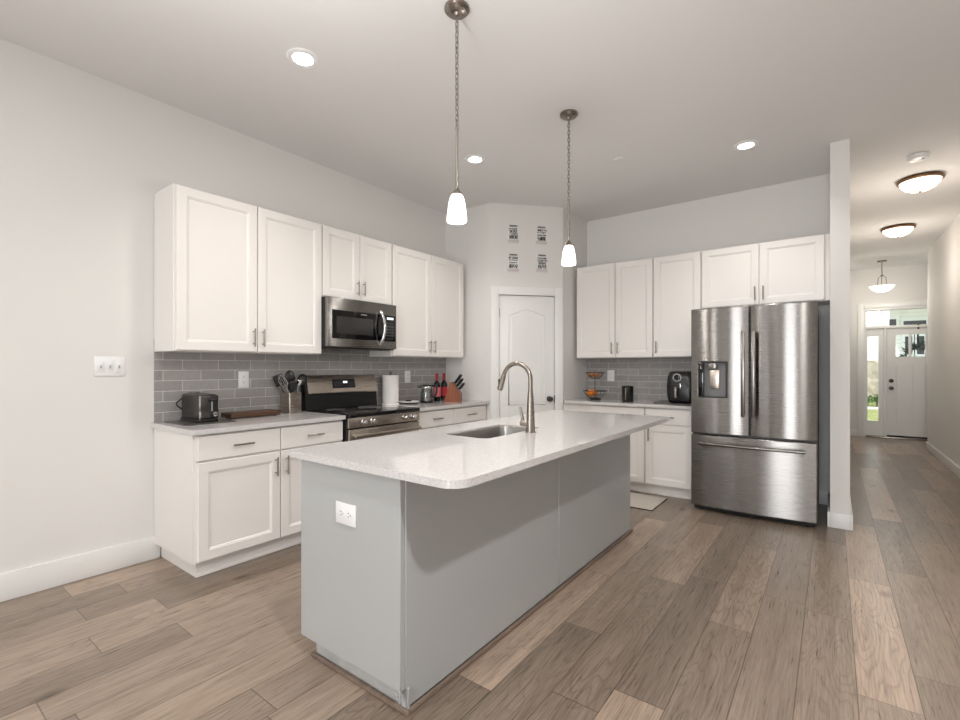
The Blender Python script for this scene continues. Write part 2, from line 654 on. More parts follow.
baseboard('baseboard_left', LX, LX + 0.018, -4.15, 1.222, 'white baseboard on the left wall')
baseboard('baseboard_right', RX - 0.018, RX, 4.4, 9.9, 'white baseboard on the right hall wall', 0.12)
bb = MB().box(-0.032, -0.0145, 4.612, 5.29, 0, 0.12, 0.004).box(-0.0145, 0.1105, 4.612, 4.6295, 0, 0.12, 0.004).box(0.1105, 0.128, 4.612, 9.0, 0, 0.12, 0.004)
struct(bb.build('baseboard_divider', 'trim_paint'), 'white baseboard wrapping the wall end', 'baseboard')
baseboard('baseboard_back', -0.115, -0.033, BY - 0.018, BY, 'white baseboard beside the refrigerator', 0.12)
baseboard('baseboard_front', 0.13, 0.365, FY - 0.018, FY, 'white baseboard beside the entry', 0.12)

# backsplashes
struct(MB().box(LX, LX + 0.008, 1.19, 4.108, 0.897, 1.45).build('trim_1', 'tile_left', smooth=False), 'grey subway tile backsplash on the left wall', 'backsplash')
struct(MB().box(P1.x + 0.002, -0.98, BY - 0.008, BY, 0.897, 1.38).build('trim_2', 'tile_back', smooth=False), 'grey subway tile backsplash on the back wall', 'backsplash')

# ------------------------------------------------------------------ pantry door (door_1) on the diagonal
pd = sroot('door_1', 'white arched panel pantry door on the diagonal wall', 'door', (P0.x, P0.y, 0), dang)
MB().box(OPX0 + 0.004, OPX1 - 0.004, 0.012, 0.047, 0.012, OPZ - 0.005, 0.002).build('slab', 'trim_paint', pd)
cw = 0.09
cs = MB()
cs.box(OPX0 - cw, OPX0 + 0.001, -0.02, -0.001, 0, OPZ + cw, 0.004).box(OPX1 - 0.001, OPX1 + cw, -0.02, -0.001, 0, OPZ + cw, 0.004).box(OPX0, OPX1, -0.02, -0.001, OPZ - 0.001, OPZ + cw, 0.004)
cs.build('casing', 'trim_paint', pd)


def arch_outline(x0, x1, z0, z1, rise, n=24):
    pts = [(x0, z0), (x1, z0)]
    for k in range(n + 1):
        t = 1 - k / n
        xx = x0 + (x1 - x0) * t
        # eyebrow: shoulders then a low crown
        zz = z1 + rise * (0.5 - 0.5 * math.cos(2 * PI * t)) ** 0.8
        pts.append((xx, zz))
    return pts


def bead(mb, pts, y, r):
    mb.tube([(a, y, b) for a, b in pts], r, 6, True)


px0, px1 = OPX0 + 0.115, OPX1 - 0.115
pm = MB()
for (z0, z1, rise) in ((0.85, 1.83, 0.06), (0.22, 0.68, 0.0)):
    bead(pm, arch_outline(px0, px1, z0, z1, rise), 0.012, 0.007)
    inner = arch_outline(px0 + 0.035, px1 - 0.035, z0 + 0.035, z1 - 0.03, rise)
    pm.prism(inner, 0.006, 0.0125, 'y')
pm.build('raised_panel', 'trim_paint', pd)
kb = MB()
kx = OPX1 - 0.06
R90 = Matrix.Rotation(PI / 2, 3, 'X')
kb.lathe([(0, 0.0), (0.03, 0.0), (0.03, 0.006), (0.012, 0.010), (0.011, 0.03), (0.026, 0.042), (0.028, 0.055), (0.018, 0.066), (0, 0.068)], (kx, 0.012, 0.91), 24, R90)
kb.build('door_knob', 'steel_dark', pd)
MB().box(OPX1 - 0.006, OPX1 + 0.006, 0.000, 0.011, 0.87, 0.95).build('strike_plate', 'steel_dark', pd)
for z in (1.85, 1.05, 0.25):
    MB().cyl((OPX0 + 0.002, -0.002, z - 0.045), (OPX0 + 0.002, -0.002, z + 0.045), 0.007, None, 10).build('hinge', 'nickel', pd)

# ------------------------------------------------------------------ entry: front door (door_2), sidelight, transom
ed = sroot('door_2', 'white front door with three small lites at the end of the hall', 'door', (0, FY, 0))
fr = MB()
ex0, ex1 = 0.775, 1.625     # door leaf
fr.box(DX0 - 0.085, DX0 + 0.002, -0.022, -0.001, 0, DZ + 0.09, 0.004).box(DX1 - 0.002, DX1 + 0.085, -0.022, -0.001, 0, DZ + 0.09, 0.004).box(DX0, DX1, -0.022, -0.001, DZ - 0.002, DZ + 0.09, 0.004)
fr.build('casing', 'trim_paint', ed)
jb = MB().box(DX0 + 0.003, DX0 + 0.03, 0.0, 0.13, 0, DZ - 0.003).box(DX1 - 0.05, DX1 - 0.003, 0, 0.13, 0, DZ - 0.003).box(0.737, 0.770, 0, 0.13, 0, 1.955)
jb.box(DX0 + 0.03, DX1 - 0.05, 0, 0.13, 1.955, 1.985).box(DX0 + 0.03, DX1 - 0.05, 0, 0.13, DZ - 0.04, DZ - 0.003)
jb.build('frame', 'trim_paint', ed)
lites = [(0.895, 1.068), (1.103, 1.277), (1.312, 1.485)]
lf = MB()
lf.prism([(ex0, 0.055), (ex1, 0.055), (ex1, 1.950), (ex0, 1.950)], 0.045, 0.09, 'y', holes=[[(a, 1.446), (b, 1.446), (b, 1.835), (a, 1.835)] for a, b in lites])
lf.build('leaf', 'trim_paint', ed, smooth=False)
mo = MB()
for a, b in ((0.905, 1.125), (1.275, 1.495)):
    bead(mo, [(a, 0.28), (b, 0.28), (b, 1.28), (a, 1.28)], 0.045, 0.008)
    mo.box(a + 0.03, b - 0.03, 0.040, 0.0455, 0.31, 1.25)
mo.build('raised_panel', 'trim_paint', ed)
for a, b in lites:
    MB().box(a, b, 0.062, 0.068, 1.446, 1.835).build('pane', 'window_glass', ed, smooth=False)
R90 = Matrix.Rotation(PI / 2, 3, 'X')
MB().lathe([(0, 0), (0.034, 0), (0.034, 0.012), (0.012, 0.016), (0.011, 0.03), (0.030, 0.045), (0.030, 0.06), (0, 0.07)], (0.835, 0.045, 0.89), 20, R90).build('door_knob', 'steel_dark', ed)
MB().lathe([(0, 0), (0.034, 0), (0.034, 0.014), (0.014, 0.02), (0, 0.03)], (0.835, 0.045, 1.02), 20, R90).build('deadbolt', 'steel_dark', ed)
MB().box(ex0 + 0.005, ex1 - 0.005, 0.035, 0.095, 0.03, 0.054).build('door_sweep', 'black_matte', ed)
MB().box(DX0 + 0.0305, DX1 - 0.0505, -0.05, 0.13, 0.0005, 0.029, 0.004).build('threshold', 'nickel', ed)

sl = sroot('window_1', 'narrow sidelight window left of the front door', 'window', (0, FY, 0))
MB().prism([(DX0 + 0.032, 0.031), (0.735, 0.031), (0.735, 1.953), (DX0 + 0.032, 1.953)], 0.05, 0.09, 'y', holes=[[(0.511, 0.293), (0.663, 0.293), (0.663, 1.82), (0.511, 1.82)]]).build('panel', 'trim_paint', sl, smooth=False)
MB().box(0.511, 0.663, 0.066, 0.072, 0.293, 1.82).build('pane', 'window_glass', sl, smooth=False)
tr_ = sroot('window_2', 'wide transom window above the front door', 'window', (0, FY, 0))
MB().prism([(DX0 + 0.032, 1.987), (DX1 - 0.052, 1.987), (DX1 - 0.052, DZ - 0.042), (DX0 + 0.032, DZ - 0.042)], 0.05, 0.09, 'y', holes=[[(DX0 + 0.042, 2.0), (DX1 - 0.075, 2.0), (DX1 - 0.075, DZ - 0.05), (DX0 + 0.042, DZ - 0.05)]]).build('sash', 'trim_paint', tr_, smooth=False)
MB().box(DX0 + 0.042, DX1 - 0.075, 0.066, 0.072, 2.0, DZ - 0.05).build('pane', 'window_glass', tr_, smooth=False)

# ------------------------------------------------------------------ cabinets
def rect_loop(t, x0, x1, z0, z1, y):
    return [t.verts.new((x0, y, z0)), t.verts.new((x1, y, z0)), t.verts.new((x1, y, z1)), t.verts.new((x0, y, z1))]


def front_mesh(x0, x1, z0, z1, y, th=0.02, stile=0.056, panel=True):
    """door or drawer front whose face looks to -Y and whose back is at y"""
    t = bmesh.new()
    steps = [(0.0, 0.0), (0.0, -th + 0.003), (0.003, -th)]
    if panel:
        steps += [(stile, -th), (stile + 0.003, -th + 0.002), (stile + 0.006, -th + 0.0035), (stile + 0.009, -th + 0.0035), (stile + 0.014, -th + 0.009)]
    else:
        steps += [(0.010, -th - 0.0), ]
    loops = [rect_loop(t, x0 + a, x1 - a, z0 + a, z1 - a, y + b) for a, b in steps]
    for p, q in zip(loops, loops[1:]):
        for k in range(4):
            t.faces.new((p[k], p[(k + 1) % 4], q[(k + 1) % 4], q[k]))
    t.faces.new(loops[-1])
    t.faces.new(list(reversed(loops[0])))
    bmesh.ops.recalc_face_normals(t, faces=t.faces[:])
    mb = MB()
    mb._merge(t)
    return mb


def bar_pull(x, z, y, length=0.125, vertical=True):
    mb = MB()
    h = length / 2
    off = 0.03
    if vertical:
        mb.cyl((x, y - off, z - h), (x, y - off, z + h), 0.0055, None, 12)
        for s in (-1, 1):
            mb.cyl((x, y, z + s * h * 0.68), (x, y - off, z + s * h * 0.68), 0.004, None, 10)
    else:
        mb.cyl((x - h, y - off, z), (x + h, y - off, z), 0.0055, None, 12)
        for s in (-1, 1):
            mb.cyl((x + s * h * 0.68, y, z), (x + s * h * 0.68, y - off, z), 0.004, None, 10)
    return mb


def add_door(root, x0, x1, z0, z1, hx, hz, paintm='cabinet_paint', name='door'):
    d = front_mesh(x0, x1, z0, z1, -0.0005).build(name, paintm, root, ang=20)
    if hx is not None:
        bar_pull(hx, hz, -0.0205).build('handle', 'nickel', d)
    return d


def add_drawer(root, x0, x1, z0, z1, paintm='cabinet_paint', pull=True):
    d = front_mesh(x0, x1, z0, z1, -0.0005, panel=False).build('drawer', paintm, root, ang=20)
    if pull:
        bar_pull((x0 + x1) / 2, (z0 + z1) / 2, -0.0205, 0.13, False).build('handle', 'nickel', d)
    return d


def wall_cabinet(label, loc, rotz, W, H, splits, handles, D=0.306, group=None):
    r = thing('wall_cabinet', label, 'cabinet', loc, rotz, group)
    MB().box(0, W, 0, D, 0, H, 0.001, 1).build('body', 'cabinet_paint', r)
    for (a, b), side in zip(splits, handles):
        hx = None
        if side == 'r':
            hx = b - 0.03
        elif side == 'l':
            hx = a + 0.03
        add_door(r, a, b, 0.006, H - 0.006, hx, 0.105)
    return r


UB, UT = 1.362, 2.402
CF = -3.27
wall_cabinet('tall two-door white wall cabinet above the toaster, left end of its row', (CF, 1.19, UB), PI / 2, 1.053, UT - UB, [(0.012, 0.523), (0.53, 1.045)], 'rl', 0.306, 'wall cabinets on the left wall')
wall_cabinet('short two-door white wall cabinet directly above the microwave', (CF, 2.246, 1.827), PI / 2, 0.738, UT - 1.827, [(0.006, 0.366), (0.372, 0.732)], 'rl', 0.306, 'wall cabinets on the left wall')
wall_cabinet('tall two-door white wall cabinet above the wine bottles and kettle', (CF, 2.987, UB), PI / 2, 1.055, UT - UB, [(0.008, 0.525), (0.531, 1.047)], 'rl', 0.306, 'wall cabinets on the left wall')
YF = 5.0
c4 = wall_cabinet('two-door white wall cabinet above the fruit basket, left end of the back wall', (-2.356, YF, UB), 0, 0.865, UT - UB, [(0.010, 0.459), (0.465, 0.860)], 'rl', 0.306, 'wall cabinets on the back wall')
wall_cabinet('single-door white wall cabinet above the air fryer', (-1.489, YF, UB), 0, 0.459, UT - UB, [(0.006, 0.453)], 'l', 0.306, 'wall cabinets on the back wall')
wall_cabinet('short two-door white wall cabinet above the refrigerator', (-1.028, YF, 1.832), 0, 1.012, UT - 1.832, [(0.006, 0.489), (0.495, 0.974)], 'rl', 0.306, 'wall cabinets on the back wall')

BZ = 0.864


def base_cabinet(label, loc, rotz, W, D, cols, group, end_left=False, doors=True, trim_left=0.0):
    r = thing('base_cabinet', label, 'cabinet', loc, rotz, group)
    MB().box(0, W, 0, D, 0.10, BZ, 0.001, 1).build('body', 'cabinet_paint', r)
    tk = MB()
    tk.box(0.04 if end_left else 0.0, W, 0.055, 0.075, 0.0005, 0.0995)
    tk.box(0.04 if end_left else 0.0, W, 0.047, 0.0545, 0.0005, 0.02, 0.003)
    if end_left:
        tk.box(0.04, 0.058, 0.0755, D - 0.002, 0.0005, 0.0995)
    tk.build('toe_kick', 'cabinet_paint', r)
    for (a, b, hs) in cols:
        add_drawer(r, a, b, 0.706, 0.852)
        add_door(r, a, b, 0.112, 0.694, {'r': b - 0.035, 'l': a + 0.035}[hs], 0.60)
    return r


base_cabinet('white base cabinet with two drawers and two doors under the toaster', (-2.992, 1.19, 0), PI / 2, 1.046, 0.584, [(0.022, 0.535, 'r'), (0.542, 1.04, 'l')], 'base cabinets on the left wall', True)
base_cabinet('white base cabinet with two drawers right of the range, under the knife block', (-2.992, 3.022, 0), PI / 2, 1.082, 0.584, [(0.008, 0.515, 'r'), (0.523, 1.045, 'l')], 'base cabinets on the left wall')
base_cabinet('white base cabinet under the fruit basket, mostly behind the island', (-2.386, 4.72, 0), 0, 0.899, 0.636, [(0.33, 0.893, 'l')], 'base cabinets on the back wall')
base_cabinet('white base cabinet with one drawer and one door beside the refrigerator', (-1.485, 4.72, 0), 0, 0.455, 0.636, [(0.006, 0.43, 'l')], 'base cabinets on the back wall')

# ------------------------------------------------------------------ worktops
CT, CB = 0.895, 0.866


def rounded(x0, x1, y0, y1, r, n=8):
    """r: radii for (x0,y0),(x1,y0),(x1,y1),(x0,y1)"""
    pts = []
    for (cx, cy, a0, rr) in ((x0, y0, PI, r[0]), (x1, y0, 1.5 * PI, r[1]), (x1, y1, 0, r[2]), (x0, y1, 0.5 * PI, r[3])):
        sx = 1 if cx == x0 else -1
        sy = 1 if cy == y0 else -1
        if rr <= 0:
            pts.append((cx, cy))
            continue
        for k in range(n + 1):
            a = a0 + 0.5 * PI * k / n
            pts.append((cx + sx * rr + rr * math.cos(a), cy + sy * rr + rr * math.sin(a)))
    return pts


def worktop(name, label, poly, holes=()):
    o = MB().prism(poly, CB, CT, 'z', holes).build(name, 'quartz', smooth=True, ang=25)
    bv = o.modifiers.new('bevel', 'BEVEL')
    bv.width = 0.003
    bv.segments = 2
    bv.limit_method = 'ANGLE'
    bv.angle_limit = math.radians(50)
    tag(o, label, 'countertop')
    return o


worktop('countertop', 'white quartz worktop left of the range, under the toaster', rounded(LX + 0.001, -2.948, 1.172, 2.240, (0, 0.012, 0.004, 0)))
worktop('countertop', 'white quartz worktop right of the range, under the wine bottles', rounded(LX + 0.001, -2.948, 3.016, 4.107, (0, 0.004, 0.004, 0)))
worktop('countertop', 'white quartz worktop along the back wall under the air fryer', [(P1.x + 0.045, 4.668), (-1.005, 4.668), (-1.005, BY - 0.001), (P1.x + 0.002, BY - 0.001), (P1.x + 0.002, 4.735)])
IX0, IX1, IY0, IY1 = -1.910, -0.952, 1.148, 3.615
SX0, SX1, SY0, SY1 = -1.70, -1.405, 1.93, 2.50
worktop('island_countertop', 'large white quartz worktop on the grey island, with sink cutout', rounded(IX0, IX1, IY0, IY1, (0.02, 0.075, 0.025, 0.02)), [list(reversed(rounded(SX0, SX1, SY0, SY1, (0.05,) * 4)))])

# sink bowl
sk = thing('kitchen_sink', 'stainless steel undermount sink in the island worktop', 'sink', ((SX0 + SX1) / 2, (SY0 + SY1) / 2, CB - 0.2))
t = bmesh.new()
cx, cy = (SX0 + SX1) / 2, (SY0 + SY1) / 2
loops = []
for (ins, z, rr) in ((0.0012, 0.224, 0.05), (0.003, 0.215, 0.05), (0.012, 0.03, 0.055), (0.035, 0.006, 0.05), (0.07, 0.0, 0.04)):
    pl = rounded(SX0 + ins, SX1 - ins, SY0 + ins, SY1 - ins, (rr,) * 4, 6)
    loops.append([t.verts.new((a - cx, b - cy, z)) for a, b in pl])
for a, b in zip(loops, loops[1:]):
    for k in range(len(a)):
        t.faces.new((a[k], a[(k + 1) % len(a)], b[(k + 1) % len(a)], b[k]))
t.faces.new(loops[-1])
mb = MB()
mb._merge(t)
o = mb.build('bowl', 'sink_steel', sk)
so = o.modifiers.new('thick', 'SOLIDIFY')
so.thickness = 0.0012
MB().lathe([(0.0, 0.002), (0.03, 0.004), (0.042, 0.004), (0.044, 0.0015), (0, 0.0013)], (0, 0, 0), 24).build('drain', 'chrome', sk)

# faucet
FXc, FYc = -1.352, 2.275
fa = thing('kitchen_faucet', 'brushed nickel gooseneck faucet on the island worktop behind the sink', 'faucet', (FXc, FYc, CT + 0.0005), PI)
# local +x points to world -x (over the sink)
MB().lathe([(0, 0), (0.030, 0), (0.030, 0.004), (0.026, 0.008), (0.0235, 0.075), (0.0165, 0.20), (0.0125, 0.24), (0, 0.24)], (0, 0, 0), 24).build('body', 'nickel', fa)
pts = [(0, 0, 0.23), (0, 0, 0.295)]
R_ = 0.091
for k in range(0, 19):
    a = PI - k * (PI * 0.92) / 18
    pts.append((R_ + R_ * math.cos(a), 0, 0.295 + R_ * math.sin(a)))
end = Vector(pts[-1])
dr = (Vector(pts[-1]) - Vector(pts[-2])).normalized()
MB().tube(pts, 0.0125, 14).build('spout', 'nickel', fa)
sh = MB()
sh.cyl(end - dr * 0.002, end + dr * 0.085, 0.0135, 0.0175, 18)
spray = sh.build('spray_head', 'nickel', fa)
MB().cyl(end + dr * 0.085, end + dr * 0.09, 0.0145, 0.0145, 18).build('spray_face', 'black_plastic', spray)
q = end + dr * 0.045
MB().box(q.x + 0.010, q.x + 0.022, -0.007, 0.007, q.z - 0.02, q.z + 0.02, 0.003).build('spray_button', 'black_plastic', spray)
hd = MB()
hd.cyl((0.0, 0.0, 0.052), (0.056, 0.014, 0.052), 0.019, 0.019, 18)
hd.tube([(0.042, 0.010, 0.058), (0.048, 0.011, 0.085), (0.060, 0.012, 0.140)], 0.006, 10, radii=[0.010, 0.009, 0.0065])
hd.build('lever', 'nickel', fa)

# ------------------------------------------------------------------ island base
isl = thing('kitchen_island', 'grey painted kitchen island with outlet on its near end', 'kitchen island', (-1.55, 2.37, 0))
ox, oy = 1.55, -2.37


def ib(x0, x1, y0, y1, z0, z1, bev=0.0015):
    return MB().box(x0 + ox, x1 + ox, y0 + oy, y1 + oy, z0, z1, bev, 1)


bx0, bx1, by0, by1 = -1.846, -1.262, 1.204, 3.565
def hollow(x0, x1, y0, y1, z0, z1, t=0.018):
    m = MB()
    m.box(x0 + ox, x1 + ox, y0 + oy, y1 + oy, z0, z0 + t)
    for a in ((x0, x0 + t, y0, y1), (x1 - t, x1, y0, y1), (x0 + t, x1 - t, y0, y0 + t), (x0 + t, x1 - t, y1 - t, y1)):
        m.box(a[0] + ox, a[1] + ox, a[2] + oy, a[3] + oy, z0 + t, z1)
    return m
hollow(bx0, bx1, by0, by1, 0.092, 0.865).build('body', 'island_paint', isl)
ib(-1.866, -1.243, 1.180, 1.2035, 0.088, 0.8655).build('end_panel', 'island_paint', isl)
ib(-1.846, -1.243, 3.5655, 3.586, 0.088, 0.8655).build('end_panel', 'island_paint', isl)
ib(-1.2615, -1.238, 1.204, 2.392, 0.0205, 0.8655).build('back_panel', 'island_paint', isl)
ib(-1.2615, -1.238, 2.412, 3.565, 0.0205, 0.8655).build('back_panel', 'island_paint', isl)
ib(-1.2615, -1.236, 2.393, 2.411, 0.0205, 0.8655, 0.003).build('batten', 'island_paint', isl)
MB().box(-1.800 + ox, -1.263 + ox, 1.212 + oy, 1.23 + oy, 0.0005, 0.0915).box(-1.800 + ox, -1.782 + ox, 1.23 + oy, 3.53 + oy, 0.0005, 0.0915).build('toe_kick', 'toe_grey', isl)
sm = MB()
sm.box(-1.815 + ox, -1.222 + ox, 1.196 + oy, 1.2115 + oy, 0.0005, 0.02, 0.004).box(-1.2375 + ox, -1.222 + ox, 1.212 + oy, 3.59 + oy, 0.0005, 0.02, 0.004)
sm.build('shoe_moulding', 'shoe_oak', isl)
ck = MB().box(-1.247 + ox, -1.235 + ox, 1.172 + oy, 1.179 + oy, 0.055, 0.10, 0.002).box(-1.2375 + ox, -1.228 + ox, 1.206 + oy, 1.216 + oy, 0.012, 0.095, 0.002)
ck.box(-1.262 + ox, -1.240 + ox, 1.172 + oy, 1.1795 + oy, 0.072, 0.084, 0.002)
ck.build('corner_clip', 'grey_mark', isl)
op = MB().box(-1.612 + ox, -1.486 + ox, 1.174 + oy, 1.1797 + oy, 0.633, 0.718, 0.002)
plate = op.build('outlet_plate', 'plastic_white', isl)
for xx in (-1.573, -1.525):
    rc = MB()
    rc.prism([(xx + ox + 0.018 * math.cos(2 * PI * k / 24), 0.675 + 0.017 * math.sin(2 * PI * k / 24)) for k in range(24)], 1.1728 + oy, 1.174 + oy, 'y')
    rec = rc.build('receptacle', 'plastic_white', plate)
    MB().box(xx + ox - 0.008, xx + ox + 0.001, 1.1722 + oy, 1.1729 + oy, 0.681, 0.684).box(xx + ox - 0.007, xx + ox + 0.001, 1.1722 + oy, 1.1729 + oy, 0.667, 0.670).cyl((xx + ox + 0.009, 1.1722 + oy, 0.6755), (xx + ox + 0.009, 1.1729 + oy, 0.6755), 0.003, None, 10).build('slot', 'slot_grey', plate)
# doors on the working side (towards the range)
for k in range(4):
    w = (by1 - by0 - 0.02) / 4
    y0 = by0 + 0.01 + k * w
    f = front_mesh(0.003, w - 0.003, 0.112, 0.852, 0.0)
    f.xform(Matrix.Translation((bx0 + ox - 0.0005, y0 + oy + w, 0)) @ Matrix.Rotation(-PI / 2, 4, 'Z'))
    f.build('door', 'island_paint', isl, ang=20)

# ------------------------------------------------------------------ range
RW = 0.760
rg = thing('range', 'stainless electric range with black glass cooktop between the left cabinets', 'stove', (-2.945, 2.248, 0), PI / 2)
MB().box(0, RW, 0.0, 0.62, 0.10, 0.872, 0.002).box(0.02, RW - 0.02, 0.04, 0.6, 0.0005, 0.10).build('body', 'black_plastic', rg)
MB().box(0, RW, -0.028, 0.54, 0.8725, 0.903, 0.006, 3).build('cooktop', 'black_glass', rg)
for (a, b, r) in ((0.19, 0.14, 0.10), (0.55, 0.14, 0.085), (0.19, 0.40, 0.075), (0.55, 0.40, 0.10)):
    MB().tube([(a + r * math.cos(2 * PI * k / 40), b + r * math.sin(2 * PI * k / 40), 0.9028) for k in range(40)], 0.0012, 4, True).build('burner_mark', 'grey_plastic', rg)
MB().box(0.0, RW, -0.022, -0.0005, 0.793, 0.871, 0.004).build('control_strip', 'steel_warm', rg)
Rm = Matrix.Rotation(PI / 2, 3, 'X')
for fx in (0.138, 0.226, 0.578, 0.664):
    k_ = MB().lathe([(0.0, 0.0), (0.026, 0.0), (0.026, 0.006), (0.021, 0.01), (0.019, 0.034), (0.016, 0.038), (0, 0.038)], (fx, -0.0225, 0.833), 22, Rm).build('knob', 'chrome', rg)
    MB().box(fx - 0.004, fx + 0.004, -0.066, -0.0605, 0.818, 0.848, 0.001).build('grip', 'chrome', k_)
od = MB().box(0.004, RW - 0.004, -0.022, -0.0005, 0.27, 0.782, 0.004).build('oven_door', 'steel_warm', rg)
MB().box(0.09, RW - 0.09, -0.0245, -0.0222, 0.36, 0.66, 0.001).build('oven_window', 'black_glass', od)
hb = MB().cyl((0.03, -0.065, 0.735), (RW - 0.03, -0.065, 0.735), 0.013, None, 16)
for xx in (0.06, RW - 0.06):
    hb.box(xx - 0.012, xx + 0.012, -0.06, -0.022, 0.725, 0.745, 0.003)
hb.build('handle', 'steel_warm', od)
MB().box(0.004, RW - 0.004, -0.020, -0.0005, 0.105, 0.262, 0.004).build('warming_drawer', 'steel_warm', rg)
# backguard (slanted steel console over a black riser)
bgd = MB().prism([(0.54, 0.9035), (0.618, 0.9035), (0.618, 1.06), (0.555, 1.06)], 0.0, RW, 'x').build('riser', 'black_plastic', rg)
con = MB().prism([(0.535, 1.040), (0.54, 1.030), (0.6185, 1.061), (0.6185, 1.190), (0.575, 1.190), (0.566, 1.182)], 0.02, RW - 0.002, 'x').build('console', 'steel_warm', rg)
MB().prism([(0.55, 1.02), (0.6185, 1.02), (0.6185, 1.185), (0.572, 1.185)], 0.0, 0.0195, 'x').build('end_cap', 'black_plastic', rg)
sl_ = math.atan2(0.566 - 0.535, 1.182 - 1.040)
rotm = Matrix.Rotation(-sl_, 3, 'X')
MB().box(0.265, 0.505, 0.5475, 0.5525, 1.075, 1.155, 0.001, 1, rotm).build('display', 'black_matte', con)
MB().box(0.375, 0.42, 0.5440, 0.5455, 1.118, 1.136, 0, 1, rotm, (0.4, 0.5485, 1.115)).build('clock', 'display_glow', con)
for i in range(4):
    for j in range(3):
        MB().box(0.285 + i * 0.019, 0.293 + i * 0.019, 0.5455, 0.5467, 1.093 + j * 0.016, 1.097 + j * 0.016, 0, 1, rotm, (0.4, 0.5485, 1.115)).build('key', 'slot_grey', con, smooth=False)
        MB().box(0.435 + i * 0.016, 0.441 + i * 0.016, 0.5455, 0.5467, 1.093 + j * 0.016, 1.096 + j * 0.016, 0, 1, rotm, (0.4, 0.5485, 1.115)).build('key', 'slot_grey', con, smooth=False)

# ------------------------------------------------------------------ microwave
MW, MH, MD = 0.735, 0.405, 0.36
mw = thing('microwave', 'stainless over-the-range microwave hanging under the short cabinet', 'microwave', (-3.213, 2.240, 1.417), PI / 2)
MB().box(0, MW, 0.0, MD, 0, MH, 0.003).build('body', 'black_plastic', mw)
fd = MB().box(0.0, MW, -0.03, -0.0005, 0.008, MH, 0.005, 3).build('door', 'stainless', mw)
MB().box(0.045, 0.722, -0.0335, -0.0302, 0.075, 0.305, 0.0015).build('door_glass', 'black_glass', fd)
MB().box(0.085, 0.46, -0.0345, -0.0337, 0.115, 0.255).build('window', 'dark_window', fd)
pts = []
for k in range(17):
    u = k / 16
    pts.append((0.54 + 0.012 * math.sin(PI * u), -0.034 - 0.046 * math.sin(PI * u) ** 0.7, 0.045 + 0.29 * u))
MB().tube(pts, 0.0135, 12).build('handle', 'chrome', fd)
for i in range(3):
    for j in range(6):
        MB().box(0.618 + i * 0.028, 0.632 + i * 0.028, -0.0343, -0.0336, 0.095 + j * 0.027, 0.100 + j * 0.027).build('key', 'slot_grey', fd, smooth=False)
MB().box(0.618, 0.695, -0.0343, -0.0336, 0.268, 0.288).build('display', 'display_glow', fd)
MB().box(0.33, 0.39, -0.0343, -0.0336, 0.283, 0.289).build('nameplate', 'grey_mark', fd)
MB().box(0.04, MW - 0.04, 0.02, 0.3, -0.006, -0.0005).build('vent_grille', 'steel_dark', mw)

# ------------------------------------------------------------------ refrigerator
FW = 0.912
fg = thing('refrigerator', 'large stainless french-door refrigerator with ice dispenser', 'refrigerator', (-1.004, 4.455, 0))
MB().box(0.004, FW - 0.004, 0.065, 0.80, 0.035, 1.765, 0.003).build('body', 'grey_plastic', fg)


def bowed(x0, x1, z0, z1, y_back, y_front, bulge, hole=None, n=14, cx=None, half=None):
    """door skin whose front bows out toward -Y"""
    cx = (x0 + x1) / 2 if cx is None else cx
    half = (x1 - x0) / 2 if half is None else half
    def fy(x):
        return y_front - bulge * (1 - ((x - cx) / half) ** 2)
    er = 0.012
    xs = [x0 + (x1 - x0) * k / n for k in range(n + 1)]
    if hole:
        xs = sorted(set(xs + [hole[0], hole[1]]))
        xs = [x for i, x in enumerate(xs) if x in (hole[0], hole[1]) or all(abs(x - h) > 0.01 for h in hole[:2])]
    zs = [z0, z1] if not hole else [z0, hole[2], hole[3], z1]
    t = bmesh.new()
    grid = {}
    for i, x in enumerate(xs):
        for j, z in enumerate(zs):
            y = fy(x)
            grid[i, j] = t.verts.new((x, y, z))
    for i in range(len(xs) - 1):
        for j in range(len(zs) - 1):
            if hole and hole[0] - 1e-6 <= xs[i] and xs[i + 1] <= hole[1] + 1e-6 and j == 1:
                continue
            t.faces.new((grid[i, j], grid[i + 1, j], grid[i + 1, j + 1], grid[i, j + 1]))
    ex = bmesh.ops.extrude_face_region(t, geom=t.faces[:])
    for e in ex['geom']:
        if isinstance(e, bmesh.types.BMVert):
            e.co.y = y_back
    bmesh.ops.recalc_face_normals(t, faces=t.faces[:])
    mb = MB()
    mb._merge(t)
    return mb


def with_bevel(o, w=0.007):
    bv = o.modifiers.new('bevel', 'BEVEL')
    bv.width = w
    bv.segments = 3
    bv.limit_method = 'ANGLE'
    bv.angle_limit = math.radians(50)
    return o


HX0, HX1, HZ0, HZ1 = 0.062, 0.290, 1.0, 1.305
ld = with_bevel(bowed(0.0, 0.4515, 0.684, 1.772, 0.06, 0.012, 0.020, (HX0, HX1, HZ0, HZ1)).build('door', 'stainless', fg))
rd = with_bevel(bowed(0.4595, FW, 0.684, 1.772, 0.06, 0.012, 0.020).build('door', 'stainless', fg))
dwr = with_bevel(bowed(0.0, FW, 0.046, 0.668, 0.06, 0.012, 0.022).build('drawer', 'stainless', fg))
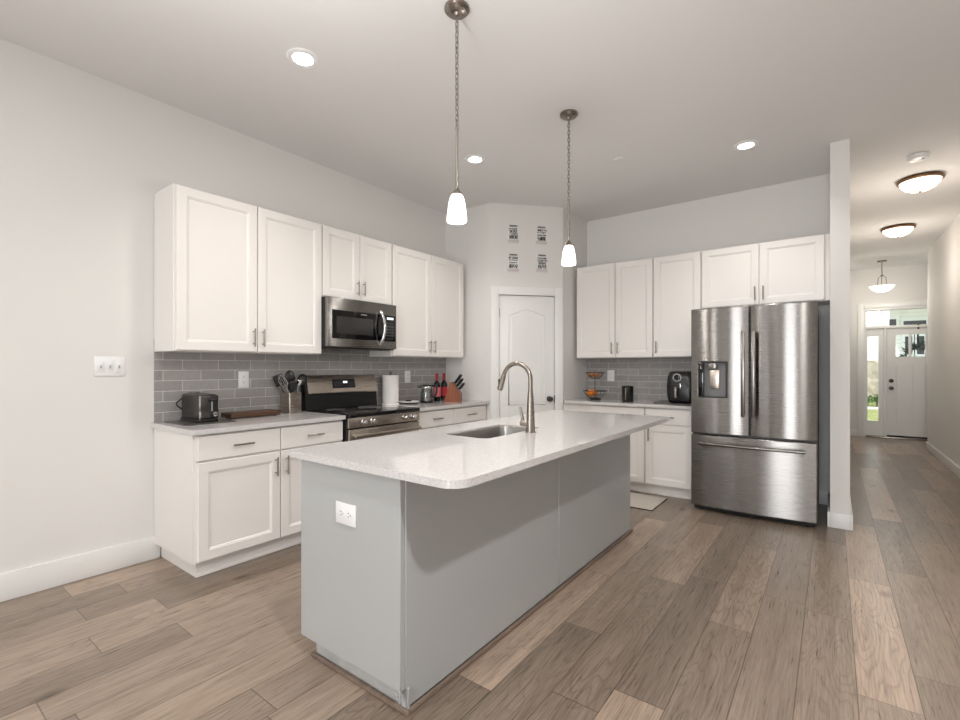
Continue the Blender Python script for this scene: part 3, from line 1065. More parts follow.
# dispenser: a recessed bay with chute and paddle
dp = MB()
dp.box(HX0, HX1, 0.052, 0.0585, HZ0, HZ1)
dp.build('dispenser', 'grey_plastic', ld)
MB().box(HX0, HX0 + 0.042, -0.008, 0.05, HZ0 + 0.002, HZ1 - 0.002, 0.002).build('touch_panel', 'black_glass', ld)
MB().box(HX0, HX1, -0.010, 0.05, HZ1 - 0.006, HZ1).box(HX0, HX1, -0.010, 0.05, HZ0, HZ0 + 0.006).box(HX1 - 0.012, HX1, -0.008, 0.05, HZ0 + 0.006, HZ1 - 0.006).build('bezel', 'black_plastic', ld)
MB().box(HX0 + 0.07, HX0 + 0.145, 0.0, 0.05, HZ1 - 0.058, HZ1 - 0.008, 0.006).build('chute', 'stainless', ld)
MB().box(HX0 + 0.085, HX0 + 0.16, 0.036, 0.051, HZ0 + 0.075, HZ0 + 0.235, 0.003).build('paddle', 'steel_warm', ld)
for d, xh in ((ld, 0.413), (rd, 0.487)):
    hp = []
    for k in range(13):
        u = k / 12
        hp.append((xh, -0.012 - 0.040 * min(1.0, 5 * u, 5 * (1 - u)) - 0.006 * math.sin(PI * u), 0.85 + 0.71 * u))
    hb = MB()
    hb.box(xh - 0.014, xh + 0.014, -0.060, -0.045, 0.85, 1.56, 0.004)
    for z in (0.885, 1.525):
        hb.box(xh - 0.010, xh + 0.010, -0.046, -0.001, z - 0.02, z + 0.02, 0.003)
    hb.build('handle', 'handle_steel', d)
hp = []
for k in range(17):
    u = k / 16
    hp.append((0.075 + (FW - 0.15) * u, -0.045 - 0.022 * math.sin(PI * u), 0.60))
hb = MB()
hb.tube(hp, 0.013, 12)
for xx in (0.11, FW - 0.11):
    hb.box(xx - 0.015, xx + 0.015, -0.05, 0.004, 0.589, 0.611, 0.003)
hb.build('handle', 'handle_steel', dwr)
MB().box(0.02, FW - 0.02, 0.05, 0.11, 0.012, 0.043).build('kick_grille', 'black_matte', fg)
for xx in (0.07, FW - 0.07):
    MB().cyl((xx, 0.09, 0.0005), (xx, 0.09, 0.03), 0.02, None, 14).build('foot', 'black_matte', fg)
# ------------------------------------------------------------------ lamps
def chain_links(mb, z0, z1, n):
    step = (z1 - z0) / n
    hl, hw, r = step * 0.66, 0.0085, 0.0022
    for i in range(n):
        zc = z0 + step * (i + 0.5)
        pts = []
        for k in range(12):
            a = 2 * PI * k / 12
            w = hw * math.cos(a)
            z = zc + (hl - hw) * (1 if math.sin(a) > 0 else -1) * (abs(math.sin(a)) > 0.01) + hw * math.sin(a)
            pts.append((w, 0, z) if i % 2 == 0 else (0, w, z))
        mb.tube(pts, r, 6, True)


def pendant(label, loc, seed):
    r = thing('pendant_lamp', label, 'pendant light', loc, 0, 'pendant lamps over the island')
    # loc is on the ceiling; everything hangs below
    MB().lathe([(0, -0.0005), (0.062, -0.0005), (0.062, -0.012), (0.052, -0.022), (0.018, -0.030), (0.010, -0.042), (0, -0.042)], (0, 0, 0), 32).build('canopy', 'nickel', r)
    cb = MB()
    chain_links(cb, -0.605, -0.042, 22)
    cb.tube([(0.002 * math.sin(i * 1.3 + seed), 0.002 * math.cos(i * 1.7), -0.03 - 0.58 * i / 30) for i in range(31)], 0.0014, 6)
    cb.build('chain', 'nickel', r)
    MB().cyl((0, 0, -0.60), (0, 0, -0.895), 0.0065, None, 14).sphere((0, 0, -0.60), 0.009).build('rod', 'nickel', r)
    MB().lathe([(0, -0.885), (0.010, -0.890), (0.020, -0.905), (0.030, -0.922), (0, -0.923)], (0, 0, 0), 24).build('socket_cap', 'nickel', r)
    MB().lathe([(0.016, -0.921), (0.027, -0.924), (0.034, -0.935), (0.042, -0.97), (0.048, -1.02), (0.050, -1.045), (0.047, -1.053), (0, -1.055)], (0, 0, 0), 32).build('lamp_shade', 'lamp_glass', r)
    d = bpy.data.lights.new('pendant_bulb', 'POINT')
    d.energy = 7
    d.color = (1, 0.95, 0.89)
    d.shadow_soft_size = 0.05
    b = bpy.data.objects.new('pendant_bulb', d)
    C.objects.link(b)
    b.parent = r
    b.location = (0, 0, -1.13)
    return r


pendant('nearer of the two pendant lamps, chain hung with white glass shade', (-1.48, 1.785, CZ), 0)
pendant('farther of the two pendant lamps, white glass shade above the far island end', (-1.473, 3.0, CZ), 2)


def can_light(label, x, y, power=34):
    r = thing('recessed_light', label, 'ceiling light', (x, y, CZ), 0, 'recessed ceiling lights')
    MB().lathe([(0.055, -0.0045), (0.060, -0.009), (0.085, -0.007), (0.090, -0.0006), (0.055, -0.0006)], (0, 0, 0), 36).build('trim_ring', 'plastic_white', r)
    MB().lathe([(0, -0.006), (0.0545, -0.006), (0.0545, -0.001), (0, -0.001)], (0, 0, 0), 36).build('lens', 'can_glow', r)
    d = bpy.data.lights.new('can_bulb', 'SPOT')
    d.energy = power
    d.spot_size = math.radians(130)
    d.spot_blend = 0.8
    d.shadow_soft_size = 0.055
    d.color = (1, 0.96, 0.91)
    b = bpy.data.objects.new('can_bulb', d)
    C.objects.link(b)
    b.parent = r
    b.location = (0, 0, -0.03)


can_light('nearest recessed ceiling light, left of the near pendant', -2.424, 1.545)
can_light('recessed ceiling light beyond the near pendant rod, above the range', -2.43, 3.172)
can_light('recessed ceiling light in front of the refrigerator cabinets', -0.55, 4.267)
tag(MB().lathe([(0, -0.0005), (0.042, -0.0005), (0.042, -0.006), (0.036, -0.010), (0, -0.011)], (-1.451, 3.906, CZ), 28).build('sprinkler_cover', 'ceiling_paint'), 'small round white sprinkler cover flat on the ceiling', 'ceiling cover')


def flush_lamp(label, x, y):
    r = thing('flush_mount_lamp', label, 'ceiling light', (x, y, CZ), 0, 'flush mount lamps in the hall')
    MB().lathe([(0, -0.0005), (0.155, -0.0005), (0.172, -0.018), (0.167, -0.032), (0.155, -0.036), (0.150, -0.034), (0.150, -0.01), (0, -0.01)], (0, 0, 0), 44).build('ring', 'bronze', r)
    MB().lathe([(0.149, -0.03), (0.143, -0.055), (0.116, -0.090), (0.07, -0.115), (0.025, -0.123), (0, -0.124)], (0, 0, 0), 44).build('glass_dome', 'dome_glass', r)
    MB().lathe([(0, -0.1235), (0.012, -0.1245), (0.012, -0.131), (0, -0.136)], (0, 0, 0), 16).build('finial', 'bronze', r)
    d = bpy.data.lights.new('hall_bulb', 'POINT')
    d.energy = 8
    d.color = (1, 0.89, 0.78)
    d.shadow_soft_size = 0.12
    b = bpy.data.objects.new('hall_bulb', d)
    C.objects.link(b)
    b.parent = r
    b.location = (0, 0, -0.55)


flush_lamp('nearer bronze-ringed dome lamp on the hall ceiling, beside the smoke detector', 0.657, 5.99)
flush_lamp('farther bronze-ringed dome lamp on the hall ceiling', 0.663, 7.91)
sd = thing('smoke_detector', 'round white smoke detector on the hall ceiling', 'smoke detector', (0.574, 5.34, CZ))
MB().lathe([(0, -0.0005), (0.072, -0.0005), (0.072, -0.016), (0.062, -0.034), (0.04, -0.040), (0, -0.040)], (0, 0, 0), 30).build('housing', 'plastic_white', sd)
MB().lathe([(0, -0.0405), (0.012, -0.041), (0.011, -0.045), (0, -0.046)], (0.028, -0.02, 0), 14).build('test_button', 'grey_mark', sd)
fp = thing('bowl_pendant', 'glass bowl pendant lamp hanging near the front door', 'pendant light', (0.66, 10.25, CZ))
MB().lathe([(0, -0.0005), (0.065, -0.0005), (0.06, -0.02), (0.015, -0.03), (0, -0.03)], (0, 0, 0), 28).build('canopy', 'nickel', fp)
MB().cyl((0, 0, -0.028), (0, 0, -0.24), 0.007, None, 12).sphere((0, 0, -0.25), 0.02).build('stem', 'nickel', fp)
for k in range(3):
    a = 2 * PI * k / 3 + 0.4
    MB().tube([(0.012 * math.cos(a), 0.012 * math.sin(a), -0.25), (0.055 * math.cos(a), 0.055 * math.sin(a), -0.28), (0.075 * math.cos(a), 0.075 * math.sin(a), -0.485)], 0.005, 8).build('arm', 'nickel', fp)
MB().lathe([(0.170, -0.425), (0.162, -0.435), (0.12, -0.485), (0.06, -0.515), (0, -0.522), (0, -0.515), (0.058, -0.508), (0.115, -0.48), (0.155, -0.432)], (0, 0, 0), 40).build('glass_bowl', 'bowl_glass', fp)
d = bpy.data.lights.new('foyer_bulb', 'POINT')
d.energy = 10
d.color = (1, 0.93, 0.84)
d.shadow_soft_size = 0.1
b = bpy.data.objects.new('foyer_bulb', d)
C.objects.link(b)
b.parent = fp
b.location = (0, 0, -0.62)

# ------------------------------------------------------------------ wall plates
def wall_plate(name, label, cat, loc, rotz, w, h, kind, n=1):
    r = thing(name, label, cat, loc, rotz)
    MB().box(-w / 2, w / 2, -0.006, -0.0006, -h / 2, h / 2, 0.002).build('plate', 'plastic_white', r)
    for i in range(n):
        x = (i - (n - 1) / 2) * 0.046
        if kind == 'switch':
            p = MB().box(x - 0.016, x + 0.016, -0.0085, -0.0062, -0.033, 0.033, 0.0015).build('rocker', 'plastic_white', r)
            MB().box(x - 0.004, x + 0.004, -0.014, -0.0087, -0.013, 0.006, 0.001).build('toggle', 'grey_mark', p)
        else:
            for z in (-0.021, 0.021):
                p = MB().prism([(x + 0.0165 * math.cos(2 * PI * k / 20), z + 0.0145 * math.sin(2 * PI * k / 20)) for k in range(20)], -0.0078, -0.0061, 'y').build('receptacle', 'plastic_white', r)
                MB().box(x - 0.007, x - 0.0045, -0.0085, -0.008, z - 0.002, z + 0.007).box(x + 0.0045, x + 0.007, -0.0085, -0.008, z - 0.002, z + 0.007).cyl((x, -0.0085, z - 0.007), (x, -0.008, z - 0.007), 0.002, None, 8).build('slot', 'slot_grey', p)
    return r


wall_plate('light_switch', 'white triple light switch plate on the bare left wall', 'light switch', (LX, 0.953, 1.266), PI / 2, 0.155, 0.12, 'switch', 3)
wall_plate('wall_outlet', 'white outlet on the grey tiles above the cutting board', 'outlet', (LX + 0.008, 1.775, 1.166), PI / 2, 0.078, 0.125, 'outlet')
wall_plate('wall_outlet', 'white outlet on the grey tiles between paper towels and kettle', 'outlet', (LX + 0.008, 3.495, 1.160), PI / 2, 0.078, 0.125, 'outlet')
wall_plate('wall_outlet', 'white outlet on the back wall tiles beside the fruit basket', 'outlet', (-2.085, BY - 0.008, 1.16), 0, 0.085, 0.13, 'outlet')

# ------------------------------------------------------------------ left counter: toaster and friends
Z = CT + 0.0008
mt = MB().prism(rounded(-3.55, -3.20, 1.235, 1.555, (0.03,) * 4), Z, Z + 0.004, 'z').build('placemat', 'mat_grey')
tag(mt, 'thin dark grey mat under the toaster', 'mat')
ts = thing('toaster', 'dark two-slice toaster with steel end on the left counter', 'toaster', (-3.415, 1.400, Z + 0.005), PI / 2)
# local -y faces +x (lever end)
tw, tl, th_ = 0.064, 0.14, 0.180
MB().box(-tw + 0.004, tw - 0.004, -tl + 0.006, tl - 0.006, 0.012, th_, 0.016, 4).build('shell', 'steel_dark', ts)
MB().box(-tw, tw, -tl, tl, 0.0, 0.018, 0.006).build('base', 'black_plastic', ts)
ep = MB().box(-tw + 0.002, tw - 0.002, -tl - 0.003, -tl + 0.012, 0.019, th_ - 0.006, 0.010, 3).build('end_plate', 'steel_dark', ts)
MB().box(-tw + 0.004, -tw + 0.016, -tl - 0.0045, -tl - 0.0031, 0.022, th_ - 0.008, 0.0005).build('corner_trim', 'chrome', ts)
MB().box(0.012, tw - 0.006, -tl - 0.007, -tl - 0.0032, 0.022, th_ - 0.012, 0.002).build('control_panel', 'black_plastic', ts)
MB().box(0.014, 0.022, -tl - 0.0078, -tl - 0.0072, 0.07, 0.15).build('lever_track', 'grey_mark', ts)
MB().box(0.0, 0.045, -tl - 0.028, -tl - 0.0075, 0.135, 0.15, 0.003).build('lever', 'black_plastic', ts)
Rm = Matrix.Rotation(PI / 2, 3, 'X')
MB().lathe([(0, 0), (0.017, 0), (0.015, 0.012), (0, 0.013)], (0.035, -tl - 0.0072, 0.05), 20, Rm).build('dial', 'chrome', ts)
MB().box(-tw + 0.03, tw - 0.03, -tl + 0.03, tl - 0.03, th_ + 0.0003, th_ + 0.004, 0.001).build('top_bezel', 'chrome', ts)
MB().box(-0.03, -0.012, -tl + 0.04, tl - 0.04, th_ + 0.0043, th_ + 0.0055).box(0.012, 0.03, -tl + 0.04, tl - 0.04, th_ + 0.0043, th_ + 0.0055).build('slot', 'black_matte', ts)
MB().tube([(-tw - 0.001, tl - 0.04, 0.15), (-tw - 0.035, tl - 0.035, 0.12), (-tw - 0.028, tl - 0.03, 0.10), (-tw - 0.001, tl - 0.03, 0.075)], 0.005, 8).build('cord_loop', 'black_plastic', ts)  # loop of the toaster's power cord

cbd = thing('cutting_board', 'long dark walnut cutting board lying flat on the left counter', 'cutting board', (-3.42, 1.765, Z), PI / 2)
MB().box(-0.185, 0.185, -0.065, 0.085, 0.006, 0.040, 0.006, 3).build('board', 'walnut', cbd)
for sx in (-0.15, 0.15):
    for sy in (-0.045, 0.06):
        MB().cyl((sx, sy, 0.0), (sx, sy, 0.0058), 0.010, None, 12).build('foot', 'black_matte', cbd)

cr = thing('utensil_crock', 'square stainless utensil holder beside the range', 'utensil holder', (-3.47, 2.105, Z), PI / 2 + 0.12)
w = 0.058
ck_ = MB()
t = bmesh.new()
L = []
for (s_, z) in ((w, 0.0), (w, 0.160), (w - 0.002, 0.162), (w - 0.004, 0.160), (w - 0.004, 0.006)):
    L.append([t.verts.new((a, b, z)) for a, b in rounded(-s_, s_, -s_, s_, (0.010,) * 4, 4)])
for a, b in zip(L, L[1:]):
    for k in range(len(a)):
        t.faces.new((a[k], a[(k + 1) % len(a)], b[(k + 1) % len(a)], b[k]))
t.faces.new(L[0])
t.faces.new(L[-1])
bmesh.ops.recalc_face_normals(t, faces=t.faces[:])
ck_._merge(t)
ck_.build('shell', 'steel_warm', cr)
MB().prism(rounded(-w - 0.002, w + 0.002, -w - 0.002, w + 0.002, (0.011,) * 4, 4), -0.0003, -0.00005).build('base', 'black_plastic', cr)
cr.location.z += 0.0005


def utensil(name, label, cat, base, top, head, handle_m, head_m):
    r = thing(name, label, cat, base, 0, 'utensils in the steel holder')
    b = Vector((0, 0, 0))
    tp = Vector(top) - Vector(base)
    MB().tube([b, tp * 0.5, tp], 0.0045, 8, radii=[0.005, 0.004, 0.004]).build('handle', handle_m, r)
    d = tp.normalized()
    mb = MB()
    if head == 'spoon':
        mb.sphere((0, 0, 0.04), 0.036, (1.0, 0.3, 1.4), 18, 12)
    elif head == 'ladle':
        mb.lathe([(0, 0.0), (0.022, 0.006), (0.036, 0.025), (0.04, 0.045), (0.038, 0.045), (0.034, 0.026), (0.02, 0.009), (0, 0.004)], (0, 0, 0), 20)
    elif head == 'turner':
        mb.box(-0.036, 0.036, -0.003, 0.003, 0.0, 0.095, 0.0025)
        mb.cyl((0, 0, -0.01), (0, 0, 0.02), 0.006, None, 8)
    elif head == 'whisk':
        for k in range(6):
            a = PI * k / 6
            pts = [(0.028 * math.sin(u) * math.cos(a), 0.028 * math.sin(u) * math.sin(a), 0.045 - 0.055 * math.cos(u)) for u in [2 * PI * j / 20 for j in range(20)]]
            mb.tube(pts, 0.0014, 5, True)
    else:
        mb.box(-0.022, 0.022, -0.005, 0.005, 0.0, 0.075, 0.004)
    # broad side of the head turned to the room
    fy = Vector((0.85, -0.53, 0.0))
    fy = (fy - d * fy.dot(d)).normalized()
    fx = fy.cross(d).normalized()
    q = Matrix((fx, fy, d)).transposed().to_4x4()
    q = Matrix.Translation(tp) @ q
    mb.xform(q)
    mb.build('head', head_m, r)


cxc, cyc = -3.47, 2.105
ut = [
    ('whisk', 'wire whisk leaning out at the left of the holder', 'whisk', (0.042, 0.040), (0.046, -0.075, 0.215), 'whisk', 'chrome', 'chrome'),
    ('slotted_turner', 'black turner leaning left in the utensil holder', 'spatula', (-0.040, 0.026), (-0.044, -0.058, 0.215), 'turner', 'black_plastic', 'black_plastic'),
    ('serving_spoon', 'black serving spoon upright at the middle back of the holder', 'spoon', (-0.010, 0.0), (-0.016, 0.0, 0.250), 'spoon', 'black_plastic', 'black_plastic'),
    ('soup_ladle', 'shiny steel ladle standing at the middle of the holder', 'ladle', (0.020, 0.008), (0.046, 0.036, 0.215), 'ladle', 'chrome', 'chrome'),
    ('cooking_spoon', 'black cooking spoon low at the front of the holder', 'spoon', (-0.036, -0.022), (0.056, -0.030, 0.180), 'spoon', 'black_plastic', 'black_plastic'),
    ('narrow_spatula', 'narrow dark spatula between ladle and pasta server', 'spatula', (0.008, 0.016), (-0.046, 0.045, 0.215), 'blade', 'grey_plastic', 'black_plastic'),
    ('pasta_server', 'black pasta server leaning far right toward the range', 'spoon', (0.010, -0.042), (-0.004, 0.080, 0.228), 'spoon', 'black_plastic', 'black_plastic'),
]
for (nm, lb, ct_, (bx, by), (tx, ty, tz), hd_, hm, em) in ut:
    utensil(nm, lb, ct_, (cxc + bx, cyc + by, Z + 0.012), (cxc + tx, cyc + ty, Z + tz), hd_, hm, em)

# paper towels
pt = thing('paper_towel_holder', 'upright paper towel roll on a holder right of the range', 'paper towels', (-3.47, 3.165, Z))
MB().lathe([(0, 0), (0.085, 0), (0.085, 0.008), (0.078, 0.014), (0, 0.014)], (0, 0, 0), 30).build('base', 'ceramic', pt)
MB().lathe([(0.02, 0.016), (0.076, 0.016), (0.078, 0.02), (0.078, 0.282), (0.076, 0.286), (0.02, 0.286)], (0, 0, 0), 36).build('roll', 'paper', pt)
mb = MB().cyl((0, 0, 0.014), (0, 0, 0.30), 0.006, None, 10)
mb.tube([(0.012 * math.cos(2 * PI * k / 16), 0, 0.306 + 0.012 * math.sin(2 * PI * k / 16)) for k in range(16)], 0.0035, 8, True)
mb.build('post', 'black_plastic', pt)

pl = thing('dish', 'round white dish with dark rim beside the paper towels', 'dish', (-3.42, 3.365, Z))
MB().lathe([(0, 0), (0.085, 0), (0.10, 0.010), (0.102, 0.014), (0, 0.013)], (0, 0, 0), 34).build('foot_ring', 'black_plastic', pl)
MB().lathe([(0, 0.014), (0.105, 0.0145), (0.108, 0.020), (0.104, 0.024), (0.09, 0.020), (0, 0.019)], (0, 0, 0), 34).build('plate', 'ceramic', pl)
MB().box(-0.04, 0.03, -0.01, 0.012, 0.0195, 0.032, 0.004).build('knob', 'black_plastic', pl)

# kettle
kt = thing('glass_kettle', 'glass kettle with black handle and lid beside the wine bottles', 'kettle', (-3.36, 3.565, Z), -0.93)
kt.scale = (1.0, 1.0, 1.05)
MB().lathe([(0, 0), (0.070, 0), (0.072, 0.012), (0.066, 0.02), (0, 0.02)], (0, 0, 0), 30).build('base', 'black_plastic', kt)
MB().lathe([(0, 0.0205), (0.064, 0.0205), (0.065, 0.05), (0.063, 0.052), (0, 0.052)], (0, 0, 0), 30).build('steel_band', 'stainless', kt)
MB().lathe([(0.063, 0.0525), (0.062, 0.09), (0.054, 0.135), (0.052, 0.135), (0.06, 0.09), (0.061, 0.0525)], (0, 0, 0), 30).build('jug', 'kettle_glass', kt)
MB().lathe([(0, 0.136), (0.056, 0.136), (0.056, 0.158), (0.048, 0.172), (0.012, 0.178), (0, 0.178)], (0, 0, 0), 30).box(-0.018, 0.018, -0.095, -0.05, 0.14, 0.168, 0.006).build('lid', 'black_plastic', kt)
MB().lathe([(0.0565, 0.138), (0.058, 0.14), (0.058, 0.156), (0.0565, 0.158)], (0, 0, 0), 30).build('lid_band', 'chrome', kt)
MB().tube([(0.0, 0.052, 0.163), (0, 0.085, 0.166), (0, 0.105, 0.14), (0, 0.10, 0.09), (0, 0.078, 0.055), (0, 0.066, 0.045)], 0.010, 10).build('handle', 'black_plastic', kt)
MB().box(-0.014, 0.014, -0.098, -0.06, 0.1385, 0.1395).build('spout_lip', 'black_plastic', kt)


def bottle(label, x, y, lab):
    r = thing('wine_bottle', label, 'bottle', (x, y, Z), 0.3, 'wine bottles by the knife block')
    MB().lathe([(0, 0.004), (0.03, 0), (0.036, 0.006), (0.0365, 0.17), (0.033, 0.19), (0.018, 0.212), (0.0145, 0.225), (0.0145, 0.232), (0, 0.232)], (0, 0, 0), 28).build('glass_body', 'wine_glass', r)
    MB().lathe([(0.0155, 0.2), (0.0158, 0.232), (0.0155, 0.285), (0.0165, 0.287), (0.0165, 0.297), (0, 0.298)], (0, 0, 0), 24).build('capsule', 'wine_red', r)
    # wrap label facing +x
    t = bmesh.new()
    n = 16
    A = [(-1.25 + 2.5 * k / n) for k in range(n + 1)]
    lo = [t.verts.new((0.0371 * math.cos(a), 0.0371 * math.sin(a), 0.05)) for a in A]
    hi = [t.verts.new((0.0371 * math.cos(a), 0.0371 * math.sin(a), 0.15)) for a in A]
    for k in range(n):
        t.faces.new((lo[k], lo[k + 1], hi[k + 1], hi[k]))
    mb = MB()
    mb._merge(t)
    mb.xform(Matrix.Rotation(-0.9, 4, 'Z'))
    mb.build('label', lab, r)


bottle('left wine bottle of the pair, with pink label, beside the kettle', -3.40, 3.765, 'label_pink')
bottle('right wine bottle of the pair, with red label, behind the knife block', -3.43, 3.915, 'label_red')

kb_ = thing('knife_block', 'cherry wood knife block at the right end of the left counter', 'knife block', (-3.21, 3.83, Z), PI / 2 + 0.45)
# side profile in (y,z); front (local -y) is the low toe
MB().prism([(-0.07, 0.0), (0.095, 0.0), (0.095, 0.02), (0.035, 0.205), (0.015, 0.21), (-0.07, 0.09)], -0.055, 0.055, 'x').build('block', 'cherry_block', kb_)
nrm = Vector((0, -0.055 - 0.0, 0)).normalized()
kn = 0
up = Vector((0, -0.12, 0.055)).normalized()       # outward normal of the slanted slot face
up = Vector((0, -0.816, 0.578))
axis_dir = Vector((0, -0.60, 0.80)).normalized()
for row_i, (fy_, fz_) in enumerate(((0.0, 0.189), (-0.022, 0.158), (-0.046, 0.124))):
    for xi in (-0.034, -0.002, 0.03):
        kn += 1
        root = Vector((xi, fy_, fz_)) + up * 0.006
        ln = (0.115, 0.10, 0.085)[row_i]
        lab = 'black-handled knife in the ' + ('top', 'middle', 'bottom')[row_i] + ' row of the knife block, ' + {-0.034: 'left', -0.002: 'centre', 0.03: 'right', -0.036: 'far left', -0.014: 'centre left', 0.008: 'centre right'}[xi]
        Mw = Matrix.Translation(kb_.location) @ Matrix.Rotation(PI / 2 + 0.45, 4, 'Z')
        r = thing('kitchen_knife', lab, 'knife', Mw @ root, PI / 2 + 0.45, 'knives in the block')
        MB().tube([axis_dir * 0.004, axis_dir * ln * 0.5 + Vector((0, -0.002, 0)), axis_dir * ln], 0.009, 8, radii=[0.0095, 0.0115, 0.010]).build('handle', 'black_plastic', r)
        MB().cyl(axis_dir * 0.0, axis_dir * 0.004, 0.0095, None, 10).build('bolster', 'chrome', r)

# ------------------------------------------------------------------ back counter
fb = thing('fruit_basket', 'two-tier wire fruit basket in the left corner of the back counter', 'basket', (-2.125, 4.98, Z))


def wire_bowl(z, r, h):
    mb = MB()
    for (rr, zz, th) in ((r, z + h, 0.004), (r * 0.80, z + h * 0.5, 0.002), (r * 0.45, z + 0.004, 0.0025)):
        mb.tube([(rr * math.cos(2 * PI * k / 36), rr * math.sin(2 * PI * k / 36), zz) for k in range(36)], th, 6, True)
    for k in range(18):
        a = 2 * PI * k / 18
        pts = [(q * math.cos(a), q * math.sin(a), zz) for q, zz in ((0.02, z + 0.003), (r * 0.45, z + 0.004), (r * 0.80, z + h * 0.5), (r, z + h))]
        mb.tube(pts, 0.0018, 5)
    return mb


wire_bowl(0.015, 0.13, 0.085).build('lower_bowl', 'wire', fb)
wire_bowl(0.235, 0.10, 0.07).build('upper_bowl', 'wire', fb)
MB().cyl((0, 0, 0.012), (0, 0, 0.325), 0.004, None, 10).build('post', 'wire', fb)
MB().tube([(0.06 * math.cos(2 * PI * k / 30), 0.06 * math.sin(2 * PI * k / 30), 0.005) for k in range(30)], 0.005, 8, True).tube([(-0.06, 0, 0.006), (0.06, 0, 0.012)], 0.003, 6).build('foot', 'wire', fb)
for (dx, dy, dz, r_, lb, mm, nm) in (
    (-0.03, -0.05, 0.076, 0.040, 'orange in the lower bowl of the fruit basket, at the front', 'orange_peel', 'orange_fruit'),
    (-0.035, 0.045, 0.076, 0.038, 'orange in the lower bowl of the fruit basket, behind the front one', 'orange_peel', 'orange_fruit'),
    (-0.032, -0.03, 0.279, 0.029, 'brown onion in the upper bowl of the fruit basket, left', 'onion_skin', 'onion'),
    (0.032, -0.028, 0.279, 0.029, 'brown onion in the upper bowl of the fruit basket, right', 'onion_skin', 'onion'),
    (0.0, 0.040, 0.279, 0.029, 'brown onion in the upper bowl of the fruit basket, at the back', 'onion_skin', 'onion')):
    rt = thing(nm, lb, 'fruit' if nm == 'orange_fruit' else 'vegetable', (-2.125 + dx, 4.98 + dy, Z + dz), 0, 'oranges in the basket' if nm == 'orange_fruit' else 'onions in the basket')
    MB().lathe([(0, -r_ * 0.93), (r_ * 0.5, -r_ * 0.85), (r_ * 0.87, -r_ * 0.5), (r_, 0), (r_ * 0.87, r_ * 0.5), (r_ * 0.5, r_ * 0.85), (r_ * 0.1, r_ * 0.93), (0, r_ * 0.9)], (0, 0, 0), 20).build('flesh', mm, rt, ang=60)
    MB().cyl((0, 0, r_ * 0.9), (0, 0, r_ * 0.98), 0.004, 0.002, 8).build('stem', 'leaf_dark' if nm == 'orange_fruit' else 'onion_skin', rt)

cn = thing('canister', 'black lidded canister on the back counter', 'canister', (-1.728, 4.90, Z))
MB().lathe([(0, 0), (0.057, 0), (0.060, 0.004), (0.060, 0.150), (0, 0.150)], (0, 0, 0), 30).build('jar', 'black_plastic', cn)
MB().lathe([(0, 0.1505), (0.061, 0.1505), (0.061, 0.162), (0.05, 0.168), (0, 0.170)], (0, 0, 0), 30).build('lid', 'black_plastic', cn)
MB().tube([(0.017 * math.cos(2 * PI * k / 16), 0, 0.184 + 0.014 * math.sin(2 * PI * k / 16)) for k in range(16)], 0.004, 8, True).build('lid_ring', 'nickel', cn)
MB().box(-0.005, 0.005, -0.064, -0.0605, 0.02, 0.145, 0.001).build('clasp', 'nickel', cn)

bm_ = MB().prism(rounded(-1.455, -1.02, 4.86, 5.24, (0.03,) * 4), Z, Z + 0.006).build('heat_mat', 'mat_grey')
tag(bm_, 'dark mat under the air fryer', 'mat')
af = thing('air_fryer', 'black air fryer with silver dial ring beside the refrigerator', 'air fryer', (-1.195, 5.00, Z + 0.007))
t = bmesh.new()
L = []
for (z, hw_, hd_, rr) in ((0.0, 0.105, 0.11, 0.05), (0.012, 0.122, 0.128, 0.06), (0.08, 0.135, 0.142, 0.06), (0.17, 0.138, 0.145, 0.06), (0.26, 0.130, 0.138, 0.06), (0.305, 0.118, 0.126, 0.06), (0.315, 0.105, 0.113, 0.055)):
    L.append([t.verts.new((a, b_, z)) for a, b_ in rounded(-hw_, hw_, -hd_, hd_, (rr,) * 4, 8)])
for a, b_ in zip(L, L[1:]):
    for k in range(len(a)):
        t.faces.new((a[k], a[(k + 1) % len(a)], b_[(k + 1) % len(a)], b_[k]))
t.faces.new(L[0])
t.faces.new(L[-1])
bmesh.ops.recalc_face_normals(t, faces=t.faces[:])
mb = MB()
mb._merge(t)
mb.build('body', 'black_plastic', af, ang=50)
dl = MB()
Rm = Matrix.Rotation(PI / 2, 3, 'X')
dl.lathe([(0.031, 0.0), (0.040, 0.0), (0.040, 0.010), (0.031, 0.010), (0.031, 0.0)], (-0.025, -0.138, 0.255), 32, Rm)
dial = dl.build('dial_ring', 'chrome', af)
MB().lathe([(0, 0), (0.030, 0), (0.030, 0.008), (0, 0.010)], (-0.025, -0.138, 0.255), 28, Rm).build('dial_face', 'black_glass', dial)
bk = MB().box(-0.09, 0.09, -0.150, -0.142, 0.03, 0.19, 0.004).build('basket_front', 'black_plastic', af)
MB().box(-0.045, -0.015, -0.195, -0.175, 0.055, 0.165, 0.008, 3).box(-0.04, -0.02, -0.18, -0.15, 0.145, 0.163, 0.004).build('handle', 'stainless', bk)
MB().box(0.0, 0.016, -0.165, -0.1505, 0.15, 0.20, 0.004).build('release', 'chrome', bk)

# ------------------------------------------------------------------ rug
rgm = thing('kitchen_mat', 'small beige woven mat on the floor behind the island', 'mat', (-1.66, 4.43, 0.0))
MB().box(-0.395, 0.395, -0.235, 0.235, 0.0065, 0.009, 0.001).build('weave', 'rug', rgm)
MB().box(-0.40, 0.40, -0.24, 0.24, 0.0006, 0.0063, 0.001).build('border', 'rug_edge', rgm)

